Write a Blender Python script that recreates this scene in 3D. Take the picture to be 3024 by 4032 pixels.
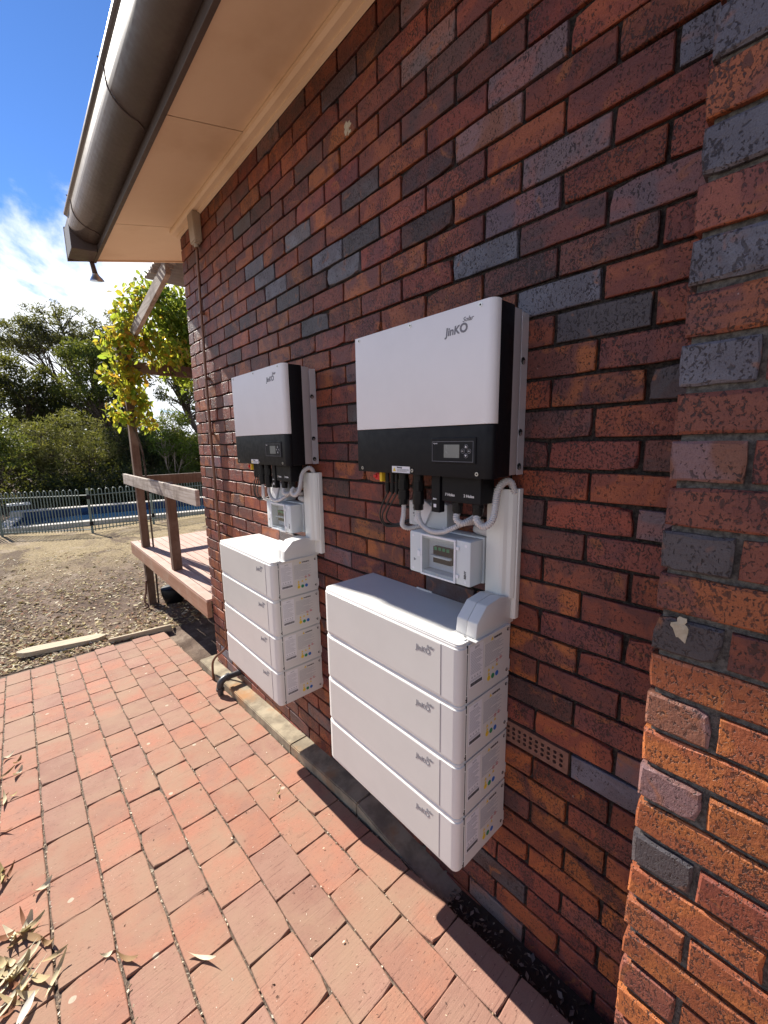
import bpy, bmesh, math, random
import numpy as np
from mathutils import Vector, Matrix, Euler

random.seed(7)
rng = np.random.default_rng(7)
for o in list(bpy.data.objects):
    bpy.data.objects.remove(o, do_unlink=True)
scene = bpy.context.scene
COL = scene.collection

# ------------------------------------------------------------------ camera
CAM_POS = Vector((-1.1609, 0.0, -0.1284))
PITCH, YAW, ROLL = -0.1684, 0.7305, -0.0151
FWD = Vector((math.sin(YAW) * math.cos(PITCH), math.cos(YAW) * math.cos(PITCH), math.sin(PITCH)))
RIGHT0 = Vector((math.cos(YAW), -math.sin(YAW), 0))
UP0 = RIGHT0.cross(FWD)
RIGHT = RIGHT0 * math.cos(ROLL) + UP0 * math.sin(ROLL)
UP = UP0 * math.cos(ROLL) - RIGHT0 * math.sin(ROLL)
cd = bpy.data.cameras.new('camera')
cd.sensor_fit = 'VERTICAL'
cd.sensor_height = 36.0
cd.lens = 36.0 * 1621.2 / 4032.0
cd.clip_start = 0.02
cd.clip_end = 3000
cam = bpy.data.objects.new('camera', cd)
COL.objects.link(cam)
M3 = Matrix((RIGHT, UP, -FWD)).transposed()
cam.matrix_world = Matrix.Translation(CAM_POS) @ M3.to_4x4()
scene.camera = cam

# ------------------------------------------------------------------ light
SUN = Vector((-0.195, 1.31, 1.0)).normalized()
SUN_EL = math.asin(SUN.z)
SUN_AZ = math.atan2(SUN.x, SUN.y)
world = bpy.data.worlds.new('World')
scene.world = world
world.use_nodes = True
wn, wl = world.node_tree.nodes, world.node_tree.links
wn.clear()
w_out = wn.new('ShaderNodeOutputWorld')
w_bg = wn.new('ShaderNodeBackground')
w_bg.inputs['Strength'].default_value = 0.09
sky = wn.new('ShaderNodeTexSky')
sky.sky_type = 'NISHITA'
sky.sun_disc = False
sky.sun_elevation = SUN_EL
sky.sun_rotation = SUN_AZ % (2 * math.pi)
sky.altitude = 0
sky.air_density = 0.65
sky.dust_density = 0.0
sky.ozone_density = 10.0
# clouds: the same noise field all round, thicker towards the horizon
w_tc = wn.new('ShaderNodeTexCoord')
w_sep = wn.new('ShaderNodeSeparateXYZ')
wl.new(w_tc.outputs['Generated'], w_sep.inputs[0])
w_zc = wn.new('ShaderNodeMath'); w_zc.operation = 'MAXIMUM'; w_zc.inputs[1].default_value = 0.02
wl.new(w_sep.outputs['Z'], w_zc.inputs[0])
w_zd = wn.new('ShaderNodeMath'); w_zd.operation = 'ADD'; w_zd.inputs[1].default_value = 0.16
wl.new(w_zc.outputs[0], w_zd.inputs[0])
w_dx = wn.new('ShaderNodeMath'); w_dx.operation = 'DIVIDE'
w_dy = wn.new('ShaderNodeMath'); w_dy.operation = 'DIVIDE'
wl.new(w_sep.outputs['X'], w_dx.inputs[0]); wl.new(w_zd.outputs[0], w_dx.inputs[1])
wl.new(w_sep.outputs['Y'], w_dy.inputs[0]); wl.new(w_zd.outputs[0], w_dy.inputs[1])
w_cmb = wn.new('ShaderNodeCombineXYZ')
wl.new(w_dx.outputs[0], w_cmb.inputs[0]); wl.new(w_dy.outputs[0], w_cmb.inputs[1])
w_cmb.inputs[2].default_value = 3.7
w_n = wn.new('ShaderNodeTexNoise')
w_n.inputs['Scale'].default_value = 1.15
w_n.inputs['Detail'].default_value = 9
w_n.inputs['Roughness'].default_value = 0.58
w_n.inputs['Distortion'].default_value = 0.35
wl.new(w_cmb.outputs[0], w_n.inputs['Vector'])
w_el = wn.new('ShaderNodeMapRange')
w_el.inputs['From Min'].default_value = 0.30
w_el.inputs['From Max'].default_value = 0.47
w_el.inputs['To Min'].default_value = 0.25
w_el.inputs['To Max'].default_value = -0.2
wl.new(w_sep.outputs['Z'], w_el.inputs['Value'])
w_add = wn.new('ShaderNodeMath'); w_add.operation = 'ADD'
wl.new(w_n.outputs['Fac'], w_add.inputs[0]); wl.new(w_el.outputs[0], w_add.inputs[1])
w_cr = wn.new('ShaderNodeMapRange')
w_cr.interpolation_type = 'SMOOTHSTEP'
w_cr.inputs['From Min'].default_value = 0.53
w_cr.inputs['From Max'].default_value = 0.66
wl.new(w_add.outputs[0], w_cr.inputs['Value'])
w_mix = wn.new('ShaderNodeMix'); w_mix.data_type = 'RGBA'
wl.new(w_cr.outputs[0], w_mix.inputs['Factor'])
wl.new(sky.outputs[0], w_mix.inputs['A'])
w_mix.inputs['B'].default_value = (6.0, 6.2, 6.5, 1)
wl.new(w_mix.outputs['Result'], w_bg.inputs['Color'])
wl.new(w_bg.outputs[0], w_out.inputs[0])

sd = bpy.data.lights.new('sun', 'SUN')
sd.energy = 5.0
sd.angle = math.radians(0.53)
sd.color = (1.0, 0.945, 0.86)
sun_ob = bpy.data.objects.new('sun', sd)
COL.objects.link(sun_ob)
sun_ob.location = (-3, 12, 9)
sun_ob.rotation_euler = SUN.to_track_quat('Z', 'Y').to_euler()

scene.view_settings.view_transform = 'Standard'
scene.view_settings.look = 'None'
scene.view_settings.gamma = 1.0
scene.view_settings.use_curve_mapping = False
scene.view_settings.exposure = 1.27
scene.render.engine = 'CYCLES'

# ------------------------------------------------------------------ materials
class Mat:
    """small helper around a node tree with one Principled shader"""
    def __init__(s, name, color=(.5, .5, .5), rough=.6, metal=0., spec=.5):
        s.m = bpy.data.materials.new(name); s.m.use_nodes = True
        s.n, s.l = s.m.node_tree.nodes, s.m.node_tree.links
        s.b = s.n['Principled BSDF']; s.out = s.n['Material Output']
        s.b.inputs['Base Color'].default_value = (*color, 1)
        s.b.inputs['Roughness'].default_value = rough
        s.b.inputs['Metallic'].default_value = metal
        s.b.inputs['Specular IOR Level'].default_value = spec
        s._pos = None
    def pos(s, scale=(1, 1, 1), obj=False):
        tc = s.n.new('ShaderNodeTexCoord') if obj else s.n.new('ShaderNodeNewGeometry')
        mp = s.n.new('ShaderNodeMapping'); mp.inputs['Scale'].default_value = scale
        s.l.new(tc.outputs['Object' if obj else 'Position'], mp.inputs['Vector'])
        return mp.outputs[0]
    def noise(s, vec, scale, detail=4, rough=.55, dist=0.):
        t = s.n.new('ShaderNodeTexNoise')
        t.inputs['Scale'].default_value = scale; t.inputs['Detail'].default_value = detail
        t.inputs['Roughness'].default_value = rough; t.inputs['Distortion'].default_value = dist
        s.l.new(vec, t.inputs['Vector'])
        return t.outputs['Fac']
    def voro(s, vec, scale, feature='F1', rand=1.):
        t = s.n.new('ShaderNodeTexVoronoi'); t.feature = feature
        t.inputs['Scale'].default_value = scale; t.inputs['Randomness'].default_value = rand
        s.l.new(vec, t.inputs['Vector'])
        return t
    def ramp(s, val, a, b, lo=0., hi=1., smooth=True):
        t = s.n.new('ShaderNodeMapRange')
        t.interpolation_type = 'SMOOTHSTEP' if smooth else 'LINEAR'
        t.inputs['From Min'].default_value = a; t.inputs['From Max'].default_value = b
        t.inputs['To Min'].default_value = lo; t.inputs['To Max'].default_value = hi
        s.l.new(val, t.inputs['Value'])
        return t.outputs[0]
    def math(s, op, a, b=None):
        t = s.n.new('ShaderNodeMath'); t.operation = op
        for i, v in enumerate((a, b)):
            if v is None: continue
            if isinstance(v, (int, float)): t.inputs[i].default_value = v
            else: s.l.new(v, t.inputs[i])
        return t.outputs[0]
    def mix(s, fac, a, b, mode='MIX'):
        t = s.n.new('ShaderNodeMix'); t.data_type = 'RGBA'; t.blend_type = mode
        for k, v in (('Factor', fac), ('A', a), ('B', b)):
            if isinstance(v, (int, float)): t.inputs[k].default_value = v
            elif isinstance(v, tuple): t.inputs[k].default_value = (*v[:3], 1)
            else: s.l.new(v, t.inputs[k])
        return t.outputs['Result']
    def attr(s, name):
        t = s.n.new('ShaderNodeAttribute'); t.attribute_name = name
        return t.outputs['Color']
    def attrf(s, name):
        t = s.n.new('ShaderNodeAttribute'); t.attribute_name = name
        return t.outputs['Fac']
    def hsv(s, col, v=None, sat=None):
        t = s.n.new('ShaderNodeHueSaturation'); s.l.new(col, t.inputs['Color'])
        if v is not None: s.l.new(v, t.inputs['Value']) if not isinstance(v, (int, float)) else setattr(t.inputs['Value'], 'default_value', v)
        return t.outputs[0]
    def color(s, c): s.l.new(c, s.b.inputs['Base Color'])
    def rough(s, r): s.l.new(r, s.b.inputs['Roughness'])
    def bump(s, h, strength=.3, dist=.002):
        t = s.n.new('ShaderNodeBump'); t.inputs['Strength'].default_value = strength
        t.inputs['Distance'].default_value = dist
        s.l.new(h, t.inputs['Height']); s.l.new(t.outputs[0], s.b.inputs['Normal'])
        return t
    def translucent(s, col, fac):
        tr = s.n.new('ShaderNodeBsdfTranslucent')
        if isinstance(col, tuple): tr.inputs['Color'].default_value = (*col, 1)
        else: s.l.new(col, tr.inputs['Color'])
        mx = s.n.new('ShaderNodeMixShader'); mx.inputs[0].default_value = fac
        s.l.new(s.b.outputs[0], mx.inputs[1]); s.l.new(tr.outputs[0], mx.inputs[2])
        s.l.new(mx.outputs[0], s.out.inputs[0])

def mat_brick():
    m = Mat('glazed_clinker_brick', rough=.5, spec=.32)
    p = m.pos()
    big = m.noise(p, 8, 3, .5, .8)
    base = m.mix(m.ramp(big, .42, .58), m.attr('ca'), m.attr('cb'))
    streak = m.noise(m.pos((1, 5, 30)), 1.6, 4, .6)
    base = m.mix(m.ramp(streak, .48, .70, 0, .6), base, m.attr('cb'))
    # firing flashes: warm patches
    flash = m.noise(p, 13, 2, .5, 1.2)
    base = m.mix(m.ramp(flash, .60, .74, 0, .55), base, (.34, .115, .035))
    # dark iron spots in two sizes, patchy, different from brick to brick
    sp = m.attrf('sp')
    dens = m.noise(p, 17, 2, .5)
    s1 = m.math('ADD', m.noise(m.pos((1, 1, .75)), 190, 2, .5, .5), m.math('MULTIPLY', dens, .42))
    s1 = m.math('ADD', s1, m.math('MULTIPLY', sp, .10))
    s2 = m.math('ADD', m.noise(m.pos((1, 1.3, .8)), 85, 2, .5, .6), m.math('MULTIPLY', m.noise(p, 7, 2), .3))
    s2 = m.math('ADD', s2, m.math('MULTIPLY', sp, .07))
    spots = m.math('MAXIMUM', m.ramp(s1, .85, .94), m.math('MULTIPLY', m.ramp(s2, .80, .87), .8))
    base = m.mix(m.math('MULTIPLY', spots, .85), base, (.020, .014, .015))
    fine = m.noise(p, 420, 3, .6)
    base = m.mix(m.ramp(fine, .38, .75, 0, .35), base, (.035, .02, .018))
    lime = m.noise(m.pos((1, 1, .5)), 42, 4, .65, .7)
    base = m.mix(m.ramp(lime, .715, .75, 0, .5), base, (.40, .34, .30))
    m.color(base)
    m.rough(m.ramp(fine, .3, .7, .36, .62))
    h = m.math('ADD', m.math('MULTIPLY', m.noise(p, 60, 5, .65, .3), 1.0), m.math('MULTIPLY', spots, -.55))
    h = m.math('ADD', h, m.math('MULTIPLY', m.noise(m.pos((1, 1, .5)), 230, 3, .6), .4))
    m.bump(h, .75, .0034)
    return m.m

def mat_mortar(name='raked_dark_mortar', a=(.012, .010, .010), b=(.06, .05, .044)):
    m = Mat(name, rough=.95, spec=.1)
    p = m.pos()
    n = m.noise(p, 90, 5, .7)
    m.color(m.mix(m.ramp(n, .3, .7), a, b))
    m.bump(m.noise(p, 260, 4, .7), .7, .003)
    return m.m

def mat_paver():
    m = Mat('extruded_clay_paver', rough=.85, spec=.2)
    p = m.pos()
    base = m.mix(m.ramp(m.noise(p, 7, 4, .6), .35, .65), m.attr('ca'), m.attr('cb'))
    # wire-cut lines running across each paver
    dr = m.noise(m.pos((5, 150, 1)), 1.0, 4, .6, .25)
    lines = m.ramp(dr, .60, .68, 0, .55)
    base = m.mix(lines, base, (.10, .045, .035))
    chips = m.noise(m.pos((60, 170, 1)), 1.0, 3, .6, .5)
    base = m.mix(m.ramp(chips, .63, .69, 0, .8), base, (.085, .035, .028))
    pits = m.noise(m.pos((26, 90, 1)), 1.0, 3, .65, .7)
    base = m.mix(m.ramp(pits, .68, .72, 0, .75), base, (.08, .035, .03))
    blot = m.noise(p, 17, 5, .7, .6)
    base = m.mix(m.ramp(blot, .58, .72, 0, .35), base, (.12, .075, .055))
    gr = m.noise(p, 330, 4, .7)
    base = m.mix(m.ramp(gr, .35, .75, 0, .4), base, (.15, .08, .06))
    dust = m.noise(p, 2.6, 5, .62, .3)
    base = m.mix(m.ramp(dust, .40, .66, 0, .8), base, (.268, .172, .116))
    wp = m.noise(p, 130, 2, .5)
    base = m.mix(m.ramp(wp, .735, .76, 0, .7), base, (.62, .52, .42))
    # sparse lichen discs
    v = m.voro(p, 4.2); v.voronoi_dimensions = '2D'
    ring = m.math('ADD', v.outputs['Distance'], m.math('MULTIPLY', m.noise(p, 60, 2), .03))
    pick = m.n.new('ShaderNodeSeparateColor'); m.l.new(v.outputs['Color'], pick.inputs[0])
    lich = m.math('MULTIPLY', m.ramp(ring, .052, .066, 1, 0), m.ramp(pick.outputs[0], .80, .82))
    base = m.mix(m.math('MULTIPLY', lich, .7), base, (.42, .39, .30))
    m.color(base)
    h = m.math('ADD', m.math('MULTIPLY', dr, -.9), m.math('MULTIPLY', m.noise(p, 120, 5, .7), .6))
    h = m.math('ADD', h, m.math('MULTIPLY', m.ramp(chips, .63, .69), -.6))
    m.bump(h, .5, .0025)
    return m.m

def mat_noise(name, a, b, scale, rough=.9, bump=.5, bd=.004, spec=.2, detail=6, scale2=None, c=None, metal=0.):
    m = Mat(name, rough=rough, spec=spec, metal=metal)
    p = m.pos()
    col = m.mix(m.ramp(m.noise(p, scale, detail, .62, .2), .32, .68), a, b)
    if c is not None:
        col = m.mix(m.ramp(m.noise(p, scale2, 5, .6), .5, .68), col, c)
    m.color(col)
    if bump: m.bump(m.noise(p, scale * 3, 6, .7), bump, bd)
    return m.m

def mat_plain(name, col, rough=.45, metal=0., spec=.5, grain=0., grain_scale=900, var=.0):
    m = Mat(name, col, rough, metal, spec)
    p = m.pos()
    if var:
        d = tuple(max(0, c * (1 - var)) for c in col)
        m.color(m.mix(m.ramp(m.noise(p, 6, 5, .65), .3, .75), col, d))
    if max(col) < .5: m.rough(m.ramp(m.noise(p, 40, 4, .6), .3, .7, rough * .88, min(1, rough * 1.12)))
    if grain: m.bump(m.noise(p, grain_scale, 2, .5), grain, .0004)
    return m.m

def mat_wood(name, a, b, axis=1, rough=.8, worn=None):
    m = Mat(name, rough=rough, spec=.25)
    sc = [38, 38, 38]; sc[axis] = 1.6
    p = m.pos(tuple(sc))
    g = m.noise(p, 1.0, 6, .65, .35)
    col = m.mix(m.ramp(g, .3, .7), a, b)
    if worn: col = m.mix(m.ramp(m.noise(m.pos(), 4, 5, .65), .45, .68, 0, .75), col, worn)
    m.color(col); m.bump(g, .5, .003)
    return m.m

def mat_leaf(name, trans=.4, rough=.5):
    m = Mat(name, rough=rough, spec=.16)
    c = m.attr('ca')
    m.color(c)
    m.translucent(m.mix(.35, c, (.55, .55, .05), 'MIX'), trans)
    return m.m

MAT = {}
MAT['brick'] = mat_brick()
MAT['mortar'] = mat_mortar()
MAT['mortar_pale'] = mat_mortar('grey_mortar', (.05, .045, .042), (.16, .145, .13))
MAT['paver'] = mat_paver()
MAT['soil'] = None
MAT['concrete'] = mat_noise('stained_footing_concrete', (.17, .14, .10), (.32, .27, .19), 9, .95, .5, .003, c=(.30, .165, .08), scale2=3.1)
MAT['smear'] = mat_noise('old_mortar_smear', (.36, .30, .21), (.46, .40, .30), 60, .95, .4, .002)
MAT['joint_sand'] = mat_noise('joint_dirt', (.06, .045, .035), (.20, .15, .115), 120, .98, .9, .004)
MAT['white_case'] = mat_plain('off_white_powder_coat', (.66, .645, .615), .34, var=.05)
MAT['white_panel'] = mat_plain('satin_white_front', (.55, .535, .51), .28, var=.05)
MAT['inv_white'] = mat_plain('matt_white_cover', (.80, .79, .79), .48, var=.04)
MAT['black_plastic'] = mat_plain('black_textured_plastic', (.006, .006, .008), .5, 0., .22)
MAT['black_gloss'] = mat_plain('black_moulded_nylon', (.006, .006, .007), .32, 0., .3)
MAT['alu'] = mat_plain('grey_cast_aluminium', (.44, .41, .41), .5, .25, grain=.15)
MAT['zinc'] = mat_plain('zinc_plated_bracket', (.62, .61, .63), .4, .35)
MAT['steel'] = mat_plain('screw_steel', (.55, .54, .52), .3, .9)
MAT['hole'] = mat_plain('dark_recess', (.01, .01, .01), .9)
MAT['pvc'] = mat_plain('white_pvc_duct', (.72, .72, .67), .38)
MAT['pvc_grey'] = mat_plain('light_grey_abs', (.62, .64, .64), .42, grain=.08)
MAT['conduit'] = mat_plain('grey_corrugated_conduit', (.56, .54, .53), .42)
MAT['cable'] = mat_plain('black_cable_jacket', (.014, .013, .014), .4)
MAT['print'] = mat_plain('grey_print', (.19, .19, .21), .6)
MAT['print_soft'] = mat_plain('pale_grey_print', (.40, .40, .42), .6)
MAT['print_dark'] = mat_plain('dark_print', (.035, .035, .04), .6)
MAT['print_white'] = mat_plain('white_print', (.75, .75, .75), .6)
MAT['sticker'] = mat_plain('white_sticker', (.74, .73, .75), .35)
MAT['yellow'] = mat_plain('yellow_print', (.78, .55, .03), .45)
MAT['green'] = mat_plain('green_print', (.02, .25, .10), .45)
MAT['blue'] = mat_plain('blue_print', (.02, .14, .50), .45)
MAT['red'] = mat_plain('red_plastic', (.55, .015, .015), .4)
MAT['lcd'] = mat_plain('grey_lcd', (.20, .21, .19), .25)
MAT['cream'] = mat_noise('cream_painted_sheet', (.84, .69, .49), (.87, .72, .52), 3.0, .6, .12, .002, spec=.3, c=(.76, .60, .41), scale2=1.3)
MAT['gutter'] = mat_plain('brown_painted_steel', (.085, .064, .055), .5, 0., .5, var=.25)
MAT['timber_paint'] = mat_wood('brown_painted_timber', (.105, .062, .042), (.15, .095, .066), 2, .7, (.20, .145, .11))
MAT['deck'] = mat_wood('red_stained_decking', (.36, .215, .165), (.45, .285, .225), 1, .75, (.43, .32, .265))
MAT['beam'] = mat_wood('red_oxide_beam', (.28, .15, .092), (.37, .205, .135), 1, .75, (.36, .25, .18))
MAT['grey_timber'] = mat_wood('weathered_grey_rail', (.26, .21, .17), (.46, .40, .35), 1, .85, (.17, .13, .105))
MAT['plank'] = mat_wood('weathered_plank', (.36, .29, .20), (.50, .42, .30), 0, .9)
MAT['copper'] = mat_plain('aged_copper_pipe', (.20, .095, .06), .42, .35, var=.4)
MAT['pipe_black'] = mat_plain('grey_black_pvc_elbow', (.045, .045, .05), .45, var=.3)
MAT['box_beige'] = mat_plain('beige_painted_box', (.42, .36, .28), .55, var=.1)
MAT['vent'] = mat_noise('terracotta_vent', (.17, .085, .06), (.23, .12, .09), 40, .85, .5, .002)
MAT['bark'] = mat_noise('tree_bark', (.045, .034, .026), (.12, .095, .075), 14, .95, .9, .02)
MAT['bark_pale'] = mat_noise('pale_bark', (.18, .14, .11), (.32, .27, .22), 12, .95, .7, .02)
MAT['leaf'] = mat_leaf('foliage', .28, .65)
MAT['vine_leaf'] = mat_leaf('vine_foliage', .55, .4)
MAT['dry_leaf'] = mat_leaf('dry_leaf_litter', .12, .8)
MAT['fence'] = mat_plain('green_grey_fence_paint', (.14, .18, .155), .5)
MAT['coping'] = mat_noise('pale_pool_coping', (.40, .37, .32), (.50, .46, .41), 6, .9, .3, .003)
MAT['pool_tile'] = mat_noise('blue_pool_lining', (.008, .03, .085), (.015, .05, .13), 3, .5, .1, .003)
MAT['roof'] = mat_plain('zinc_roof_sheet', (.35, .34, .33), .5, .4, var=.2)
MAT['bench_white'] = mat_plain('white_painted_bench', (.72, .72, .70), .5, var=.15)

def mat_soil():
    m = Mat('yard_soil_and_dry_grass', rough=.98, spec=.1)
    p = m.pos()
    n1 = m.noise(p, 3.5, 7, .68, .3)
    earth = m.mix(m.ramp(n1, .3, .7), (.085, .058, .044), (.205, .150, .115))
    g = m.noise(m.pos((1, 1, 1)), .55, 5, .6, .4)
    straw = m.mix(m.ramp(m.noise(p, 24, 6, .7), .3, .7), (.17, .125, .07), (.33, .26, .15))
    sep = m.n.new('ShaderNodeSeparateXYZ'); geo = m.n.new('ShaderNodeNewGeometry')
    m.l.new(geo.outputs['Position'], sep.inputs[0])
    yy = m.math('ADD', sep.outputs['Y'], m.math('MULTIPLY', g, 5))
    gf = m.math('MULTIPLY', m.ramp(yy, 10.0, 14.0), m.ramp(yy, 19.5, 22.0, 1, .12))
    col = m.mix(gf, earth, straw)
    patch = m.noise(m.pos((1.0, .55, 1)), .9, 6, .7, .8)
    col = m.mix(m.ramp(patch, .46, .62, 0, .85), col, (.085, .058, .044))
    pale = m.noise(m.pos((.8, .5, 1)), 1.7, 6, .72, .6)
    col = m.mix(m.ramp(pale, .52, .68, 0, .6), col, (.34, .275, .215))
    grit = m.noise(p, 150, 4, .7)
    col = m.mix(m.ramp(grit, .60, .70, 0, .45), col, (.36, .29, .22))
    wall_side = m.ramp(sep.outputs['X'], -.28, -.12)
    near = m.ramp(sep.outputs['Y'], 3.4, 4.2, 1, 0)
    col = m.mix(m.math('MULTIPLY', wall_side, near), col, (.055, .038, .028))  # darker soil colour in the strip along the wall foot
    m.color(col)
    m.bump(m.math('ADD', m.noise(p, 30, 7, .7), m.math('MULTIPLY', grit, .5)), .9, .018)
    return m.m
MAT['soil'] = mat_soil()

def mat_clear():
    m = Mat('clear_polycarbonate', (.95, .97, 1), .06)
    m.b.inputs['Transmission Weight'].default_value = 1.0
    m.b.inputs['IOR'].default_value = 1.08
    d = m.n.new('ShaderNodeBsdfTransparent'); d.inputs[0].default_value = (.90, .93, .95, 1)
    mx = m.n.new('ShaderNodeMixShader'); mx.inputs[0].default_value = .25
    g = m.n.new('ShaderNodeBsdfGlossy'); g.inputs['Roughness'].default_value = .08
    g.inputs['Color'].default_value = (.9, .93, .97, 1)
    mx.inputs[0].default_value = .10
    m.l.new(d.outputs[0], mx.inputs[1]); m.l.new(g.outputs[0], mx.inputs[2])
    m.l.new(mx.outputs[0], m.out.inputs[0])
    return m.m
MAT['clear'] = mat_clear()

def mat_water():
    m = Mat('pool_water', (.006, .03, .07), .12, spec=.35)
    m.bump(m.noise(m.pos(), 5, 4, .6), .25, .02)
    return m.m
MAT['water'] = mat_water()

# ------------------------------------------------------------------ mesh helpers
class MB:
    def __init__(s): s.v, s.f, s.at = [], [], {}
    def add(s, vs, fs, **at):
        o = len(s.v)
        s.v += [tuple(map(float, q)) for q in vs]
        s.f += [tuple(i + o for i in f) for f in fs]
        for k, val in at.items(): s.at.setdefault(k, []).extend([val] * len(vs))
        return s
    def box(s, x0, x1, y0, y1, z0, z1, bev=0.0, **at):
        x0, x1 = min(x0, x1), max(x0, x1); y0, y1 = min(y0, y1), max(y0, y1); z0, z1 = min(z0, z1), max(z0, z1)
        if bev <= 0:
            vs = [(x, y, z) for x in (x0, x1) for y in (y0, y1) for z in (z0, z1)]
            fs = [(0, 1, 3, 2), (4, 6, 7, 5), (0, 4, 5, 1), (2, 3, 7, 6), (0, 2, 6, 4), (1, 5, 7, 3)]
            return s.add(vs, fs, **at)
        bm = bmesh.new()
        bmesh.ops.create_cube(bm, size=1)
        for v in bm.verts:
            v.co = ((x0 + x1) / 2 + v.co.x * (x1 - x0), (y0 + y1) / 2 + v.co.y * (y1 - y0), (z0 + z1) / 2 + v.co.z * (z1 - z0))
        bmesh.ops.bevel(bm, geom=bm.edges[:], offset=bev, segments=2, affect='EDGES', profile=.6)
        return s.bm(bm, **at)
    def bm(s, bm, **at):
        bm.verts.index_update()
        s.add([v.co[:] for v in bm.verts], [[v.index for v in f.verts] for f in bm.faces], **at)
        bm.free(); return s
    def prism(s, poly, axis, a, b, bev=0., **at):
        """poly: list of 2-D points in the two other axes (order x,y,z without axis)"""
        n = len(poly)
        def P(q, t):
            l = list(q); l.insert(axis, t); return l
        vs = [P(q, a) for q in poly] + [P(q, b) for q in poly]
        fs = [tuple(range(n)), tuple(reversed(range(n, 2 * n)))] + [(i, i + n, (i + 1) % n + n, (i + 1) % n) for i in range(n)]
        bm = bmesh.new()
        bv = [bm.verts.new(v) for v in vs]
        for f in fs: bm.faces.new([bv[i] for i in f])
        bmesh.ops.recalc_face_normals(bm, faces=bm.faces[:])
        if bev: bmesh.ops.bevel(bm, geom=bm.edges[:], offset=bev, segments=2, affect='EDGES', profile=.6)
        return s.bm(bm, **at)
    def tube(s, pts, r, seg=10, caps=True, **at):
        pts = [Vector(p) for p in pts]
        rs = r if hasattr(r, '__len__') else [r] * len(pts)
        n = len(pts); vs = []; fs = []
        t0 = (pts[1] - pts[0]).normalized()
        u = t0.orthogonal().normalized()
        for i, p in enumerate(pts):
            t = (pts[min(i + 1, n - 1)] - pts[max(i - 1, 0)]).normalized()
            u = (u - t * u.dot(t)).normalized(); w = t.cross(u)
            for k in range(seg):
                a = 2 * math.pi * k / seg
                vs.append(p + (u * math.cos(a) + w * math.sin(a)) * rs[i])
        for i in range(n - 1):
            for k in range(seg):
                fs.append((i * seg + k, i * seg + (k + 1) % seg, (i + 1) * seg + (k + 1) % seg, (i + 1) * seg + k))
        if caps:
            fs.append(tuple(reversed(range(seg)))); fs.append(tuple((n - 1) * seg + k for k in range(seg)))
        return s.add(vs, fs, **at)
    def disc(s, c, nrm, r, seg=12, thick=.0006, **at):
        c = Vector(c); nrm = Vector(nrm).normalized()
        return s.tube([c, c + nrm * thick], r, seg, **at)
    def cyl(s, a, b, r, seg=12, r2=None, **at):
        return s.tube([a, b], [r, r if r2 is None else r2], seg, **at)

def smooth_path(pts, step=.004):
    """Catmull-Rom through the points, resampled evenly"""
    P = [Vector(p) for p in pts]
    P = [P[0] * 2 - P[1]] + P + [P[-1] * 2 - P[-2]]
    out = []
    for i in range(1, len(P) - 2):
        for t in np.linspace(0, 1, 24, endpoint=False):
            a, b, c, d = P[i - 1], P[i], P[i + 1], P[i + 2]
            out.append(.5 * ((2 * b) + (c - a) * t + (2 * a - 5 * b + 4 * c - d) * t * t + (3 * b - a - 3 * c + d) * t ** 3))
    out.append(P[-2])
    res = [out[0]]; acc = 0
    for a, b in zip(out, out[1:]):
        L = (b - a).length
        if L < 1e-9: continue
        while acc + L >= step:
            t = (step - acc) / L; a = a + (b - a) * t; L = (b - a).length; res.append(a.copy()); acc = 0
            if L < 1e-9: break
        acc += L
    return res

def mk(name, mb, mat, parent=None, smooth=False, loc=None, origin=None):
    """link a mesh; vertices are world coordinates, stored relative to the root's base"""
    base = Vector((0, 0, 0))
    r = parent
    while r is not None:
        base = base + r.location; r = r.parent
    if origin is None: origin = base if parent is not None else Vector((0, 0, 0))
    origin = Vector(origin)
    me = bpy.data.meshes.new(name)
    vs = np.array(mb.v, dtype=np.float64).reshape(-1, 3) - np.array(origin)
    me.from_pydata(vs.tolist(), [], mb.f)
    for k, vals in mb.at.items():
        if isinstance(vals[0], (tuple, list)):
            a = me.attributes.new(k, 'FLOAT_COLOR', 'POINT')
            arr = np.ones((len(vals), 4), dtype=np.float32); arr[:, :3] = np.array(vals)[:, :3]
            a.data.foreach_set('color', arr.ravel())
        else:
            a = me.attributes.new(k, 'FLOAT', 'POINT')
            a.data.foreach_set('value', np.array(vals, dtype=np.float32))
    for mm in (mat if isinstance(mat, (list, tuple)) else [mat]): me.materials.append(mm)
    if smooth: me.polygons.foreach_set('use_smooth', [True] * len(me.polygons))
    me.update()
    o = bpy.data.objects.new(name, me); COL.objects.link(o)
    if parent is not None: o.parent = parent
    o.location = origin - base
    return o

def smooth_by_angle(o, deg=35):
    me = o.data
    me.polygons.foreach_set('use_smooth', [True] * len(me.polygons))
    bm = bmesh.new(); bm.from_mesh(me)
    lim = math.radians(deg)
    for e in bm.edges:
        if len(e.link_faces) == 2 and e.calc_face_angle(0) > lim: e.smooth = False
    bm.to_mesh(me); bm.free()
    return o

def root(name, loc, label, cat, group=None):
    o = bpy.data.objects.new(name, None); COL.objects.link(o)
    o.location = loc; o.empty_display_size = .1
    return tag(o, label, cat, group)

def tag(o, label=None, cat=None, group=None, kind=None):
    if label: o['label'] = label
    if cat: o['category'] = cat
    if group: o['group'] = group
    if kind: o['kind'] = kind
    return o

def copy_tree(o, parent=None):
    c = o.copy(); COL.objects.link(c); c.parent = parent
    for ch in list(o.children): copy_tree(ch, c)
    return c

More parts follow.
